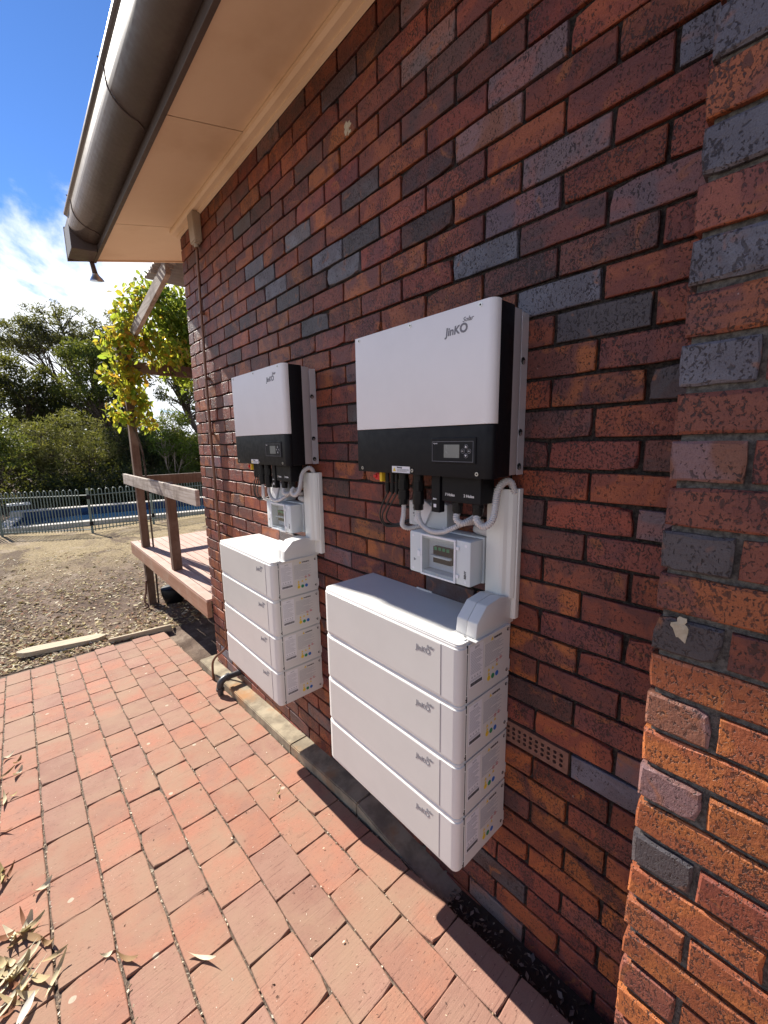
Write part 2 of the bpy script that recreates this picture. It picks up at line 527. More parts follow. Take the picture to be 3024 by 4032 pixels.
_tc = {}
def text_geo(s, size, bold=0., shear=0., spacing=1.):
    key = (s, size, bold, shear, spacing)
    if key in _tc: return _tc[key]
    cu = bpy.data.curves.new('lettering', 'FONT')
    cu.body = s; cu.size = size; cu.offset = bold; cu.shear = shear; cu.space_character = spacing
    cu.resolution_u = 3; cu.extrude = .0003
    ob = bpy.data.objects.new('lettering', cu); COL.objects.link(ob)
    bpy.context.view_layer.update()
    me = bpy.data.meshes.new_from_object(ob.evaluated_get(bpy.context.evaluated_depsgraph_get()))
    vs = [v.co[:] for v in me.vertices]; fs = [tuple(p.vertices) for p in me.polygons]
    bpy.data.objects.remove(ob, do_unlink=True); bpy.data.curves.remove(cu); bpy.data.meshes.remove(me)
    _tc[key] = (vs, fs)
    return vs, fs

FRONT = ((0, -1, 0), (0, 0, 1), (-1, 0, 0))      # faces -x (out of the wall)
SIDE = ((1, 0, 0), (0, 0, 1), (0, -1, 0))        # faces -y (towards the camera)
def put_text(mb, s, at, size, frame=FRONT, bold=0., shear=0., spacing=1., rot=0., **kw):
    vs, fs = text_geo(s, size, bold, shear, spacing)
    X, Y, Z = (Vector(q) for q in frame)
    c, sn = math.cos(rot), math.sin(rot)
    A = Vector(at)
    mb.add([A + X * (v[0] * c - v[1] * sn) + Y * (v[0] * sn + v[1] * c) + Z * (v[2] + .0004) for v in vs], fs, **kw)
    return max((v[0] for v in vs), default=0)

# ------------------------------------------------------------------ ground
G0, GS = -1.84, -.074
def zg(y):
    if y <= 5.5: return G0 + GS * y
    z1 = G0 + GS * 5.5
    if y <= 17: return z1 - .042 * (y - 5.5)
    return z1 - .042 * 11.5
PAVE_X0, PAVE_X1, PAVE_Y0, PAVE_Y1 = -2.46, -.112, -.9, 4.98
def ground_z(x, y):
    z = zg(y) - .012
    if PAVE_X0 - .02 < x and y < PAVE_Y1 - .02:
        z = zg(y) - .055 if x < .02 else zg(y) - .03
    if -1.9 < x and 17.2 < y < 19.9: pass
    return z + .006 * math.sin(x * 5.1 + y * 3.3) + .005 * math.sin(x * 2.3 - y * 6.7)

def build_ground():
    def axis(fine0, fine1, step, coarse):
        a = list(np.arange(fine0, fine1 + 1e-6, step))
        return sorted(set([round(v, 4) for v in a + coarse]))
    xs = axis(-3.2, 2.4, .07, [-2.475, -2.45, -2.0, -.13, -.1, .0, .04, -900, -300, -120, -60, -30, -18, -12, -8, -6, -4.5, -3.8, 3, 4, 5.5, 8, 12, 18, 30, 60, 120, 300, 900])
    ys = axis(-1.2, 9, .07, [4.96, 4.99, -900, -300, -120, -60, -25, -10, -5, -3, -2, 9.5, 10.2, 11, 12, 13, 14, 15, 16, 17, 18, 19, 20, 22, 25, 30, 40, 60, 120, 300, 1200])
    mb = MB()
    nx = len(xs)
    vs = [(x, y, ground_z(x, y) if abs(x) < 60 and -10 < y < 60 else zg(max(-6, y)) - .02) for y in ys for x in xs]
    # the pool is a hole in the yard
    fs = []
    for j in range(len(ys) - 1):
        for i in range(nx - 1):
            fs.append((j * nx + i, j * nx + i + 1, (j + 1) * nx + i + 1, (j + 1) * nx + i))
    mb.add(vs, fs)
    tag(mk('ground', mb, MAT['soil'], smooth=True), kind='structure')
build_ground()

# ------------------------------------------------------------------ brick maker
BR = [  # (weight, colour a, colour b, spots)
    (6, (.240, .060, .036), (.140, .042, .036), .85),
    (5, (.300, .082, .034), (.190, .050, .032), .75),
    (3, (.340, .105, .034), (.135, .045, .038), .7),
    (3.5, (.140, .046, .042), (.220, .062, .042), .95),
    (.7, (.085, .074, .080), (.080, .052, .052), .6),
    (.35, (.150, .152, .185), (.120, .112, .132), .45),
    (2.4, (.085, .044, .042), (.150, .052, .042), .9),
    (1.0, (.215, .100, .090), (.140, .100, .108), .5),
]
_bw = np.cumsum([b[0] for b in BR]) / sum(b[0] for b in BR)
def brick_colour():
    b = BR[int(np.searchsorted(_bw, rng.random()))]
    j = 1 + rng.normal(0, .12)
    k = np.clip(1 + rng.normal(0, .04, 3), .85, 1.15)
    ca = tuple(float(c * j * q) for c, q in zip(b[1], k)); cb = tuple(float(c * j * q) for c, q in zip(b[2], k))
    return ca, cb, float(np.clip(b[3] + rng.normal(-.15, .35), 0, 1))

def brick(mb, u0, u1, z0, z1, face, depth, fn, chip=.0011, cols=None, arris=.0014):
    """one brick. fn(u, z, out) -> world point; out is the distance proud of the wall plane"""
    L, H = u1 - u0, z1 - z0
    ca, cb, sp = cols or brick_colour()
    out = face + rng.normal(0, .0011)
    tu, tz = rng.normal(0, .004), rng.normal(0, .006)
    loop = []
    for (a, b, c, d, n) in ((u0, z0, u1, z0, 4), (u1, z0, u1, z1, 2), (u1, z1, u0, z1, 4), (u0, z1, u0, z0, 2)):
        for i in range(n):
            loop.append((a + (c - a) * i / n, b + (d - b) * i / n))
    n = len(loop); cu, cz = (u0 + u1) / 2, (z0 + z1) / 2
    r1 = []; r2 = []; r3 = []
    for (u, z) in loop:
        du, dz = rng.normal(0, chip), rng.normal(0, chip)
        ins = arris + abs(rng.normal(0, arris * .5)) + (rng.random() < .05) * rng.random() * .006
        corner = (abs(u - u0) < 1e-6 or abs(u - u1) < 1e-6) and (abs(z - z0) < 1e-6 or abs(z - z1) < 1e-6)
        cut = (.0008 + (rng.random() < .12) * rng.random() * .008) if corner else 0
        su, sz = (1 if u < cu else -1), (1 if z < cz else -1)
        onu = abs(u - u0) < 1e-6 or abs(u - u1) < 1e-6
        onz = abs(z - z0) < 1e-6 or abs(z - z1) < 1e-6
        r1.append((u + du + (su * (ins + cut) if onu else 0), z + dz + (sz * (ins + cut) if onz else 0)))
        r2.append((u + du * .7 + (su * cut if corner else 0), z + dz * .7 + (sz * cut if corner else 0)))
        r3.append((u + du * .3, z + dz * .3))
    vs = []
    for (u, z) in r1: vs.append(fn(u, z, out + tu * (u - cu) + tz * (z - cz)))
    for (u, z) in r2: vs.append(fn(u, z, out - .0006 - arris + tu * (u - cu)))
    for (u, z) in r3: vs.append(fn(u, z, out - depth))
    fs = [tuple(range(n))]
    for k in range(2):
        for i in range(n):
            fs.append((k * n + i, (k + 1) * n + i, (k + 1) * n + (i + 1) % n, k * n + (i + 1) % n))
    mb.add(vs, fs, ca=ca, cb=cb, sp=sp)

def project(p):
    d = Vector(p) - CAM_POS
    w = d.dot(FWD)
    if w < .05: return None
    return (.5 + d.dot(RIGHT) / w * 1621.2 / 3024, .5 - d.dot(UP) / w * 1621.2 / 4032, w)

def quad_area(fn, u0, u1, z0, z1):
    q = [project(fn(u, z, 0)) for u, z in ((u0, z0), (u1, z0), (u1, z1), (u0, z1))]
    if any(p is None for p in q): return 0
    cx = sum(p[0] for p in q) / 4; cy = sum(p[1] for p in q) / 4
    if not (-.04 < cx < 1.04 and -.04 < cy < 1.04): return 0
    a = 0
    for i in range(4):
        a += q[i][0] * q[(i + 1) % 4][1] - q[(i + 1) % 4][0] * q[i][1]
    return abs(a)

# ------------------------------------------------------------------ house
Y1 = .3386            # a perpend of the even courses
COURSE, BLEN, JOINT = .086, .24, .010
WALL_END = 3.57
house = root('brick_house', (0, 3.0, zg(3.0)), 'dark clinker brick house with deep cream eave and brown gutter', 'house')
wall_fn = lambda u, z, o: (-o, u, z)
PIL_X, PIL_Y = -.23, .222
pil_fn = lambda u, z, o: (PIL_X - o, u, z)
end_fn = lambda u, z, o: (u, WALL_END + o, z)

mb = MB()
mb.box(.0125, .115, -1.5, WALL_END - .0115, -2.35, 1.62)
main_wall = mk('brick_wall', mb, MAT['mortar'], house)
mb = MB()
mb.box(PIL_X + .0115, .02, -1.6, PIL_Y - .0115, -2.1, 1.49)
pilaster = mk('projecting_wall', mb, MAT['mortar_pale'], house)
mb = MB()
mb.box(.02, 5.5, WALL_END - .11, WALL_END - .0115, -2.45, 2.3)
end_wall = mk('end_wall', mb, MAT['mortar'], house)

cands = []
g = JOINT / 2
for n in range(-25, 18):
    zc = n * COURSE; z0, z1 = zc - COURSE / 2 + g, zc + COURSE / 2 - g
    if n == 17: z1 = 1.5
    off = 0 if n % 2 == 0 else .12
    k0 = math.floor((.12 - Y1 - off) / BLEN)
    k = k0
    while True:
        a = Y1 + off + k * BLEN + g; b = a + BLEN - JOINT
        k += 1
        if a > WALL_END - .02: break
        if b < .18: continue
        b = min(b, WALL_END)
        a = max(a, .14)
        if n == -13 and abs(a - (Y1 + .12 + g)) < .01: continue        # the air vent sits here
        vis = quad_area(wall_fn, a, b, z0, z1)
        if z1 < zg((a + b) / 2) - .05: continue
        cands.append((vis, main_wall, wall_fn, a, b, z0, z1, .03 if b < WALL_END - .01 else .105))
    # projecting wall: stretchers and headers alternate at its edge
    y = PIL_Y; first = True
    if z1 < zg(.2) - .1 or n > 16: continue
    while y > -1.5:
        L = (.110 if n % 2 == 0 else .230) if first else .230
        a, b = y - L, y
        cands.append((quad_area(pil_fn, a, b, z0, z1), pilaster, pil_fn, a, b, z0 + .001, z1 - .001, .2 if first else .03))
        y = a - JOINT; first = False
GREY = ((.150, .150, .180), (.115, .110, .130), .5)
MAUVE = ((.215, .125, .125), (.20, .085, .055), .3)
CHAR = ((.085, .075, .080), (.070, .062, .066), .4)
REDB = ((.235, .075, .048), (.165, .052, .040), .8)
ORNG = ((.360, .115, .036), (.270, .078, .034), .7)
DKR = ((.150, .055, .045), (.290, .090, .036), .8)
EDGE = {12: GREY, 11: DKR, 10: CHAR, 9: REDB, 8: GREY, 7: REDB, 6: GREY, 5: DKR, 4: GREY, 3: REDB, 2: GREY, 1: DKR, 0: GREY, -1: REDB, -2: MAUVE, -3: REDB, -4: CHAR, -5: DKR, -6: CHAR, -7: ORNG, -8: MAUVE, -9: ORNG, -10: MAUVE, -11: ORNG, -12: CHAR, -13: ORNG, -14: DKR, -15: ORNG, -16: REDB, -17: ORNG, -18: REDB, -19: ORNG}
SPECIAL = [(1205, 628, GREY), (1310, 678, CHAR), (1065, 290, MAUVE), (1150, 180, CHAR), (1050, 550, GREY), (710, 555, GREY), (575, 600, GREY), (785, 520, CHAR), (640, 640, CHAR), (1010, 1090, CHAR), (680, 700, CHAR), (1440, 640, DKR)]
def given(fn, a, b, z0, z1):
    n = round((z0 + z1) / 2 / COURSE)
    if fn is pil_fn: return EDGE.get(n) if abs(b - PIL_Y) < .01 else (ORNG if n < -6 and n % 3 else None)
    q = project(fn((a + b) / 2, (z0 + z1) / 2, 0))
    if q is None: return None
    for px, py, c in SPECIAL:
        if abs(q[0] * 1659 - px) < 32 and abs(q[1] * 2212 - py) < 26: return c
    return None
def own(c):
    if c is None: return None
    j = 1 + rng.normal(0, .08)
    return tuple(tuple(float(q * j) for q in cc) for cc in c[:2]) + (c[2],)
cands.sort(key=lambda c: -c[0])
rest = {}
for i, (vis, par, fn, a, b, z0, z1, dep) in enumerate(cands):
    sgn = 0.0
    if i < 300 and vis > 0:
        mb = MB(); brick(mb, a, b, z0, z1, sgn, dep, fn, cols=own(given(fn, a, b, z0, z1)), arris=.0034 if fn is pil_fn else .0014)
        mk('brick', mb, MAT['brick'], par, origin=fn((a + b) / 2, (z0 + z1) / 2, 0))
    else:
        brick(rest.setdefault(par.name, (MB(), par))[0], a, b, z0, z1, sgn, dep, fn, cols=own(given(fn, a, b, z0, z1)))
for mb, par in rest.values():
    tag(mk('brick_courses', mb, MAT['brick'], par), kind='stuff')
mb = MB()
for n in range(-28, 26):
    zc = n * COURSE; z0, z1 = zc - COURSE / 2 + g, zc + COURSE / 2 - g
    off = .11 if n % 2 == 0 else 0
    u = .004 + (.115 if n % 2 else 0)
    while u < 2.6:
        L = .23
        brick(mb, u, min(u + L, 2.6), z0, z1, 0, .03, end_fn); u += L + JOINT
tag(mk('brick_courses', mb, MAT['brick'], end_wall), kind='stuff')

# air vent brick with real holes
def vent():
    mb = MB(); u0, u1 = Y1 + .12 + g, Y1 + .12 + BLEN - g; z0, z1 = -13 * COURSE - .038, -13 * COURSE + .038
    cols, rows = 10, 3
    fr = .012; cw = (u1 - u0 - 2 * fr) / cols; ch = (z1 - z0 - 2 * fr) / rows
    X = .001
    def quad(a, b, c, d, x=X): mb.add([(x, a, c), (x, b, c), (x, b, d), (x, a, d)], [(0, 1, 2, 3)])
    quad(u0, u1, z0, z0 + fr); quad(u0, u1, z1 - fr, z1); quad(u0, u0 + fr, z0 + fr, z1 - fr); quad(u1 - fr, u1, z0 + fr, z1 - fr)
    for r in range(rows):
        for c in range(cols):
            a, b = u0 + fr + c * cw, u0 + fr + (c + 1) * cw; d, e = z0 + fr + r * ch, z0 + fr + (r + 1) * ch
            cu, cz = (a + b) / 2, (d + e) / 2; rr = min(cw, ch) * .36
            sq = []; ci = []
            for k in range(8):
                t = math.pi / 4 * k
                s = max(abs(math.cos(t)), abs(math.sin(t)))
                sq.append((X, cu + math.cos(t) / s * cw / 2, cz + math.sin(t) / s * ch / 2)); ci.append((X, cu + rr * math.cos(t), cz + rr * math.sin(t)))
            inn = [(X + .03, q[1], q[2]) for q in ci]
            fs = [(k, (k + 1) % 8, 8 + (k + 1) % 8, 8 + k) for k in range(8)] + [(8 + k, 8 + (k + 1) % 8, 16 + (k + 1) % 8, 16 + k) for k in range(8)] + [tuple(range(16, 24))]
            mb.add(sq + ci + inn, fs)
    mb.box(X, X + .03, u0, u0 + .0005, z0, z1); mb.box(X, X + .03, u1 - .0005, u1, z0, z1)
    mb.box(X, X + .03, u0, u1, z1 - .0005, z1); mb.box(X, X + .03, u0, u1, z0, z0 + .0005)
    mk('air_vent', mb, MAT['vent'], main_wall)
vent()

def smear(fn, u, z, r, par, drip=0.):
    mb = MB(); n = 18; ring = []
    for k in range(n):
        a = 2 * math.pi * k / n
        q = r * (1 + .35 * math.sin(3 * a + u * 50) + rng.normal(0, .15))
        dz = math.sin(a) * q
        if drip and math.sin(a) < -.8: dz -= drip
        ring.append((u + math.cos(a) * q, z + dz))
    mb.add([fn(a, b, .0012) for a, b in ring] + [fn(u, z, .0030)], [(k, (k + 1) % n, n) for k in range(n)])
    mk('mortar_smear', mb, MAT['smear'], par)
smear(wall_fn, 1.481, 1.112, .020, main_wall)
smear(wall_fn, 1.470, 1.090, .010, main_wall)
smear(pil_fn, .177, -.488, .014, pilaster, .018)
# concrete footing ledge, in poured lengths
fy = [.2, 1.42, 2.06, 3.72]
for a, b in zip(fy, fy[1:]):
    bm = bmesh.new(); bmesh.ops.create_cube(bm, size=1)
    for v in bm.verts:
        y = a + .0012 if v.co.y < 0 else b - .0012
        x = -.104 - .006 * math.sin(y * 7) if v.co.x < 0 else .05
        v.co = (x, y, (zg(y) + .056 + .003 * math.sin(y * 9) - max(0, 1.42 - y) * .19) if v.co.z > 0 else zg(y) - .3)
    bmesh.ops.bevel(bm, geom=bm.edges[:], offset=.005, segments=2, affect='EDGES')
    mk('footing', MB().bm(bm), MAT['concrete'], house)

# ------------------------------------------------------------------ eave
EY0, EY1 = -1.8, 4.30
RAKE = .24
sz = lambda x: 1.48 + RAKE * x
def slab(x0, x1, y0, y1, top, th):
    """raked slab following the roof pitch"""
    return MB().prism([(x0, top + RAKE * x0), (x1, top + RAKE * x1), (x1, top + RAKE * x1 - th), (x0, top + RAKE * x0 - th)], 1, y0, y1)
soffit = mk('soffit_backing', slab(-.44, .3, EY0, EY1 - .004, 1.498, .006), MAT['hole'], house)
js = [EY0, -.24, 1.02, 2.28, 3.54, EY1 - .004]
for a, b in zip(js, js[1:]):
    mk('soffit_panel', slab(-.438, .0 if b < 4 else .3, a + .0035, b - .0035, 1.486, .006), MAT['cream'], soffit)
tr = MB().prism([(-.062, 1.462), (-.062, 1.442), (-.050, 1.430), (-.001, 1.430), (-.001, 1.4755)], 1, EY0, WALL_END + .03)
mk('eave_trim', tr, MAT['cream'], house)
mk('eave_bead', MB().prism([(-.020, 1.4295), (-.020, 1.422), (-.001, 1.416), (-.001, 1.4295)], 1, .24, WALL_END + .012), MAT['cream'], house)
fas = mk('fascia', MB().box(-.462, -.4405, EY0, EY1 - .001, 1.352, 1.56, bev=.002), MAT['gutter'], house)
# quad gutter profile
prof = [(-.464, 1.545), (-.464, 1.405), (-.505, 1.402)]
for t in np.linspace(0, 1, 12)[1:]:
    a = t * math.pi / 2
    prof.append((-.505 - .125 * math.sin(a), 1.402 + .112 * (1 - math.cos(a)) ))
prof += [(-.632, 1.545), (-.640, 1.551), (-.650, 1.556), (-.652, 1.566), (-.645, 1.572), (-.634, 1.570), (-.630, 1.562)]
inner = [(x + .0015 if i > 2 else x + .001, z + .0015) for i, (x, z) in enumerate(prof)]
mb = MB(); npf = len(prof)
vs = [(x, EY0, z) for x, z in prof] + [(x, EY1 - .25, z) for x, z in prof]
mb.add(vs, [(i, i + 1, i + 1 + npf, i + npf) for i in range(npf - 1)])
gut = mk('gutter', mb, MAT['gutter'], house, smooth=True)
sm = gut.modifiers.new('thickness', 'SOLIDIFY'); sm.thickness = .0016; sm.offset = 0
smooth_by_angle(gut, 50)
# corner stop and barge board of the gable
mb = MB().prism([(-.630, 1.552), (-.630, 1.338), (-.4635, 1.352), (-.4635, 1.552)], 1, EY1 - .25, EY1 - .0015, bev=.004)
mk('gutter_stop', mb, MAT['gutter'], house)
mb = MB().prism([(-.632, 1.326), (.9, 1.326 + 1.532 * RAKE), (.9, 1.326 + 1.532 * RAKE + .22), (-.632, 1.57)], 1, EY1, EY1 + .022)
mk('barge_board', mb, MAT['gutter'], house)
mk('barge_strip', slab(-.438, .3, EY1 - .022, EY1 - .0045, 1.4795, .010), MAT['cream'], house)
for y in (-.9, .2, 1.35, 2.42, 3.78):
    pts = [(-.656, y, 1.576)] + [(x - .004, y + .05 * (i / len(prof)), z - .002) for i, (x, z) in enumerate(reversed(prof[2:15]))] + [(-.468, y + .07, 1.398)]
    mk('gutter_bracket', MB().tube(smooth_path(pts, .012), .0035, 6), MAT['gutter'], gut, smooth=True)
mb = MB()
for i in range(60):
    pass
mb = MB().prism([(-.60, 1.565), (4.0, 1.565 + 4.6 * RAKE), (4.0, 1.60 + 4.6 * RAKE), (-.60, 1.60)], 1, EY0, EY1 + .03)
mk('roof', mb, MAT['roof'], house)

# ------------------------------------------------------------------ paving
PAV = [((.290, .140, .094), (.290, .162, .113)), ((.325, .145, .094), (.272, .140, .100)), ((.255, .134, .099), (.277, .158, .116)), ((.338, .148, .097), (.294, .160, .107))]
def paver_mesh(mb, x0, x1, y0, y1, h, cols, bev=.0024):
    cx, cy = (x0 + x1) / 2, (y0 + y1) / 2
    tx, ty = rng.normal(0, .006), rng.normal(0, .005)
    top = rng.normal(0, .0016)
    loop = []
    for (a, b, c, d, n) in ((x0, y0, x1, y0, 3), (x1, y0, x1, y1, 4), (x1, y1, x0, y1, 3), (x0, y1, x0, y0, 4)):
        for i in range(n): loop.append((a + (c - a) * i / n, b + (d - b) * i / n))
    n = len(loop); r = [[], [], []]
    for (x, y) in loop:
        dx, dy = rng.normal(0, .0008, 2)
        onx = min(abs(x - x0), abs(x - x1)) < 1e-6; ony = min(abs(y - y0), abs(y - y1)) < 1e-6
        sx, sy = (1 if x < cx else -1), (1 if y < cy else -1)
        ins = bev * .8 + abs(rng.normal(0, .001)) + (rng.random() < .04) * rng.random() * .009
        cut = (.0012 + rng.random() * .003 + (rng.random() < .08) * .006) if (onx and ony) else 0
        zt = zg(y) + top + tx * (x - cx) + ty * (y - cy)
        r[0].append((x + dx + (sx * (ins + cut) if onx else 0), y + dy + (sy * (ins + cut) if ony else 0), zt))
        r[1].append((x + dx + (sx * cut if onx and ony else 0), y + dy + (sy * cut if onx and ony else 0), zt - bev))
        r[2].append((x, y, zt - h))
    vs = r[0] + r[1] + r[2]
    fs = [tuple(range(n))] + [(k * n + i, (k + 1) * n + i, (k + 1) * n + (i + 1) % n, k * n + (i + 1) % n) for k in range(2) for i in range(n)]
    mb.add(vs, fs, ca=cols[0], cb=cols[1])

mb = MB()
ys = list(np.linspace(PAVE_Y0, PAVE_Y1, 40)); xs = np.linspace(PAVE_X0 + .01, PAVE_X1 - .01, 30)
vs = [(x, y, zg(y) - .0095 + .002 * math.sin(40 * x) * math.sin(31 * y)) for y in ys for x in xs]
mb.add(vs, [(j * 30 + i, j * 30 + i + 1, (j + 1) * 30 + i + 1, (j + 1) * 30 + i) for j in range(39) for i in range(29)])
pav = tag(mk('paving', mb, MAT['joint_sand'], smooth=True), kind='structure')
xl = [-.112, -.262, -.426, -.590, -.762, -.924, -1.091, -1.268]
while xl[-1] > PAVE_X0 + .05: xl.append(xl[-1] - .170)
PITCHP = .2585
# phase of the transverse joints of each row as read in the photograph
phase = {5: 1.708, 4: 1.566, 3: 1.448, 6: 1.84, 2: 1.56, 1: 1.43, 0: 1.30}
pcands = []
for r, (xb, xa) in enumerate(zip(xl, xl[1:])):
    ph = phase.get(r, 1.708 + (.13 if r % 2 else 0))
    wide = .0065 if r < 6 else .012
    y = ph - PITCHP * 12
    while y < PAVE_Y1 - .03:
        a = y; L = PITCHP * (1 + rng.normal(0, .008)); b = min(a + L, PAVE_Y1 + rng.normal(0, .01) - .02 * ((r * 7) % 3))
        y = a + L
        if a < PAVE_Y0: continue
        if b - a < .07: continue
        A = (xa + (.0016 if r < 4 else .0038), xb - (.0016 if r < 4 else .0034), a + .0013, b - .0013)
        q = project(((A[0] + A[1]) / 2, (A[2] + A[3]) / 2, zg((a + b) / 2)))
        vis = 0 if (q is None or not (-.1 < q[0] < 1.1 and -.1 < q[1] < 1.15)) else 1 / q[2] ** 2
        pcands.append((vis, A))
pcands.sort(key=lambda c: -c[0])
restp = MB()
for i, (vis, A) in enumerate(pcands):
    c = PAV[int(rng.integers(len(PAV)))]; j = 1 + rng.normal(0, .05)
    c = tuple(tuple(float(q * j) for q in cc) for cc in c)
    if i < 290 and vis > 0:
        mb = MB(); paver_mesh(mb, *A, .045, c)
        mk('paver', mb, MAT['paver'], pav, origin=((A[0] + A[1]) / 2, (A[2] + A[3]) / 2, zg((A[2] + A[3]) / 2)))
    else: paver_mesh(restp, *A, .045, c)
if restp.v: tag(mk('outlying_pavers', restp, MAT['paver'], pav), kind='stuff')

# ------------------------------------------------------------------ inverter
def build_inverter(label, group):
    B = (0, .945, -.235)
    t = root('hybrid_inverter', B, label, 'inverter', group)
    yr, yl, zb, zt, zs = .652, 1.241, -.235, .240, -.083
    # body: black tray, cast heat sink, bracket
    smooth_by_angle(mk('housing', MB().box(-.1478, -.078, yr + .001, yl - .001, zb + .0005, zt - .001, bev=.006), MAT['black_plastic'], t))
    smooth_by_angle(mk('heat_sink', MB().box(-.0785, -.037, yr + .004, yl - .02, zb + .004, zt - .006, bev=.003), MAT['alu'], t))
    mb = MB()
    mb.box(-.003, -.001, yr + .005, yl - .03, zb + .003, zt - .012)
    mb.box(-.036, -.001, yr + .003, yr + .005, zb + .003, zt - .012)
    mb.box(-.036, -.001, yl - .032, yl - .030, zb + .003, zt - .012)
    br = mk('mounting_bracket', mb, MAT['zinc'], t)
    for z in (.097, -.106, -.207):
        mk('bracket_hole', MB().tube([(-.026, yr + .003, z), (-.026, yr + .0015, z)], .010, 14), MAT['hole'], br)
        mk('bolt', MB().tube([(-.026, yr + .0015, z - .004), (-.026, yr - .002, z - .004)], .005, 8), MAT['steel'], br)
    # white cover with a large rounding on its right edge
    def rounded(y0, y1, x0, x1, r):
        pl = [(x1, y1), (x0 + .004, y1), (x0, y1 - .004)]
        for k in range(7):
            a = math.pi / 2 * k / 6
            pl.append((x0 + r - r * math.cos(a), y0 + r - r * math.sin(a)))
        return pl + [(x1, y0)]
    smooth_by_angle(mk('upper_cover', MB().prism(rounded(yr - .001, yl, -.181, -.150, .022), 2, zs, zt, bev=.0015), MAT['inv_white'], t), 30)
    smooth_by_angle(mk('lower_cover', MB().prism(rounded(yr - .001, yl, -.180, -.148, .022), 2, zb - .001, zs - .002, bev=.0015), MAT['black_plastic'], t), 30)
    for y, z in ((1.214, .229), (.958, .229), (.696, .228), (1.210, -.223), (.952, -.223), (.696, -.223)):
        s = mk('cover_screw', MB().cyl((-.1795, y, z), (-.1825, y, z), .0058, 14), MAT['steel'], t)
        mk('screw_socket', MB().cyl((-.1825, y, z), (-.1829, y, z), .003, 6), MAT['hole'], s)
    mb = MB()
    w = put_text(mb, 'JinK', (-.181, .815, .170), .0305, bold=.0009, shear=.12)
    put_text(mb, 'O', (-.181, .815 - w + .001, .170), .0335, bold=.0013)
    put_text(mb, 'Solar', (-.181, .815 - w - .008, .1965), .0175, bold=.0002, shear=.38)
    mk('logo', mb, MAT['print'], t)
    # display
    d = mk('display_bezel', MB().box(-.1835, -.176, .700, .867, -.195, -.118, bev=.0025), MAT['black_plastic'], t)
    mb = MB()
    for a, b, c, e in ((.708, .862, -.1305, -.1295), (.708, .862, -.1895, -.1885), (.708, .709, -.1885, -.1305), (.861, .862, -.1885, -.1305)):
        mb.box(-.1841, -.1833, a, b, c, e)
    mk('display_border', mb, MAT['print'], d)
    mk('screen', MB().box(-.1842, -.1833, .757, .815, -.178, -.139), MAT['lcd'], d)
    for (y, z, kind) in ((.733, -.145, 'u'), (.744, -.158, 'e'), (.722, -.158, 'o'), (.733, -.171, 'd')):
        bt = mk('button', MB().cyl((-.1833, y, z), (-.1846, y, z), .0068, 16), MAT['print'], d)
        mb = MB().cyl((-.1846, y, z), (-.1848, y, z), .0058, 16)
        mk('button_face', mb, MAT['black_gloss'], d)
        mb = MB()
        if kind in 'ud':
            s = 1 if kind == 'u' else -1
            mb.add([(-.1853, y - .0036, z - .0026 * s), (-.1853, y + .0036, z - .0026 * s), (-.1853, y, z + .0038 * s)], [(0, 1, 2)])
        else: put_text(mb, 'ESC' if kind == 'e' else 'OK', (-.1848, y + (.0042 if kind == 'e' else .003), z - .0014), .0042)
        mk('button_mark', mb, MAT['print_white'], d)
    mb = MB(); put_text(mb, 'Hybrid', (-.1833, .857, -.137), .0055); mk('display_lettering', mb, MAT['print_white'], d)
    # warning sticker
    st = mk('warning_sticker', MB().box(-.1808, -.1800, .963, 1.049, -.2325, -.2105), MAT['sticker'], t)
    mk('warning_triangle', MB().add([(-.1811, 1.045, -.228), (-.1811, 1.029, -.228), (-.1811, 1.037, -.2145)], [(0, 1, 2)]), MAT['yellow'], st)
    mb = MB(); put_text(mb, 'Warning!', (-.1809, 1.024, -.2170), .0065, bold=.0002)
    for i in range(3): mb.box(-.1812, -.1808, 1.022 - .055 + .01 * (i == 2), 1.024, -.2215 - .0035 * i, -.2205 - .0035 * i)
    mk('sticker_print', mb, MAT['print_dark'], st)
    # underside fittings
    iso = mk('isolator_base', MB().box(-.135, -.10, 1.155, 1.168, -.275, -.2355, bev=.002), MAT['yellow'], t)
    mb = MB().box(-.130, -.104, 1.168, 1.200, -.270, -.244, bev=.004).box(-.135, -.10, 1.188, 1.205, -.262, -.250, bev=.003)
    mk('isolator_knob', mb, MAT['red'], t)
    for y in (1.139, 1.112, 1.088):
        c = mk('solar_connector', MB().cyl((-.12, y, -.2355), (-.12, y, -.275), .0085, 12).cyl((-.12, y, -.2765), (-.12, y, -.312), .0095, 12).cyl((-.12, y, -.312), (-.12, y, -.318), .006, 10), MAT['black_gloss'], t)
    for y, zl in ((1.053, -.352), (.981, -.364)):
        mb = MB().cyl((-.12, y, -.2355), (-.12, y, -.262), .0185, 16).cyl((-.12, y, -.262), (-.12, y, -.296), .021, 8).cyl((-.12, y, -.2962), (-.12, y, -.302), .018, 16).cyl((-.12, y, -.3022), (-.12, y, zl + .02), .0205, 16).cyl((-.12, y, zl + .02), (-.12, y, zl), .0175, 8)
        smooth_by_angle(mk('plug_connector', mb, MAT['black_gloss'], t), 40)
    mb = MB().box(-.135, -.108, .872, .908, -.361, -.2355, bev=.003)
    dg = mk('data_dongle', mb, MAT['black_plastic'], t)
    mk('dongle_tag', MB().box(-.1358, -.1349, .886, .897, -.344, -.333), MAT['sticker'], dg)
    mb = MB(); put_text(mb, 'Jinko', (-.135, .900, -.318), .0075, bold=.0002, shear=.1); mk('dongle_logo', mb, MAT['print_white'], dg)
    tc = mk('terminal_cover', MB().box(-.130, -.060, .716, .868, -.321, -.2355, bev=.004), MAT['black_plastic'], t)
    mb = MB()
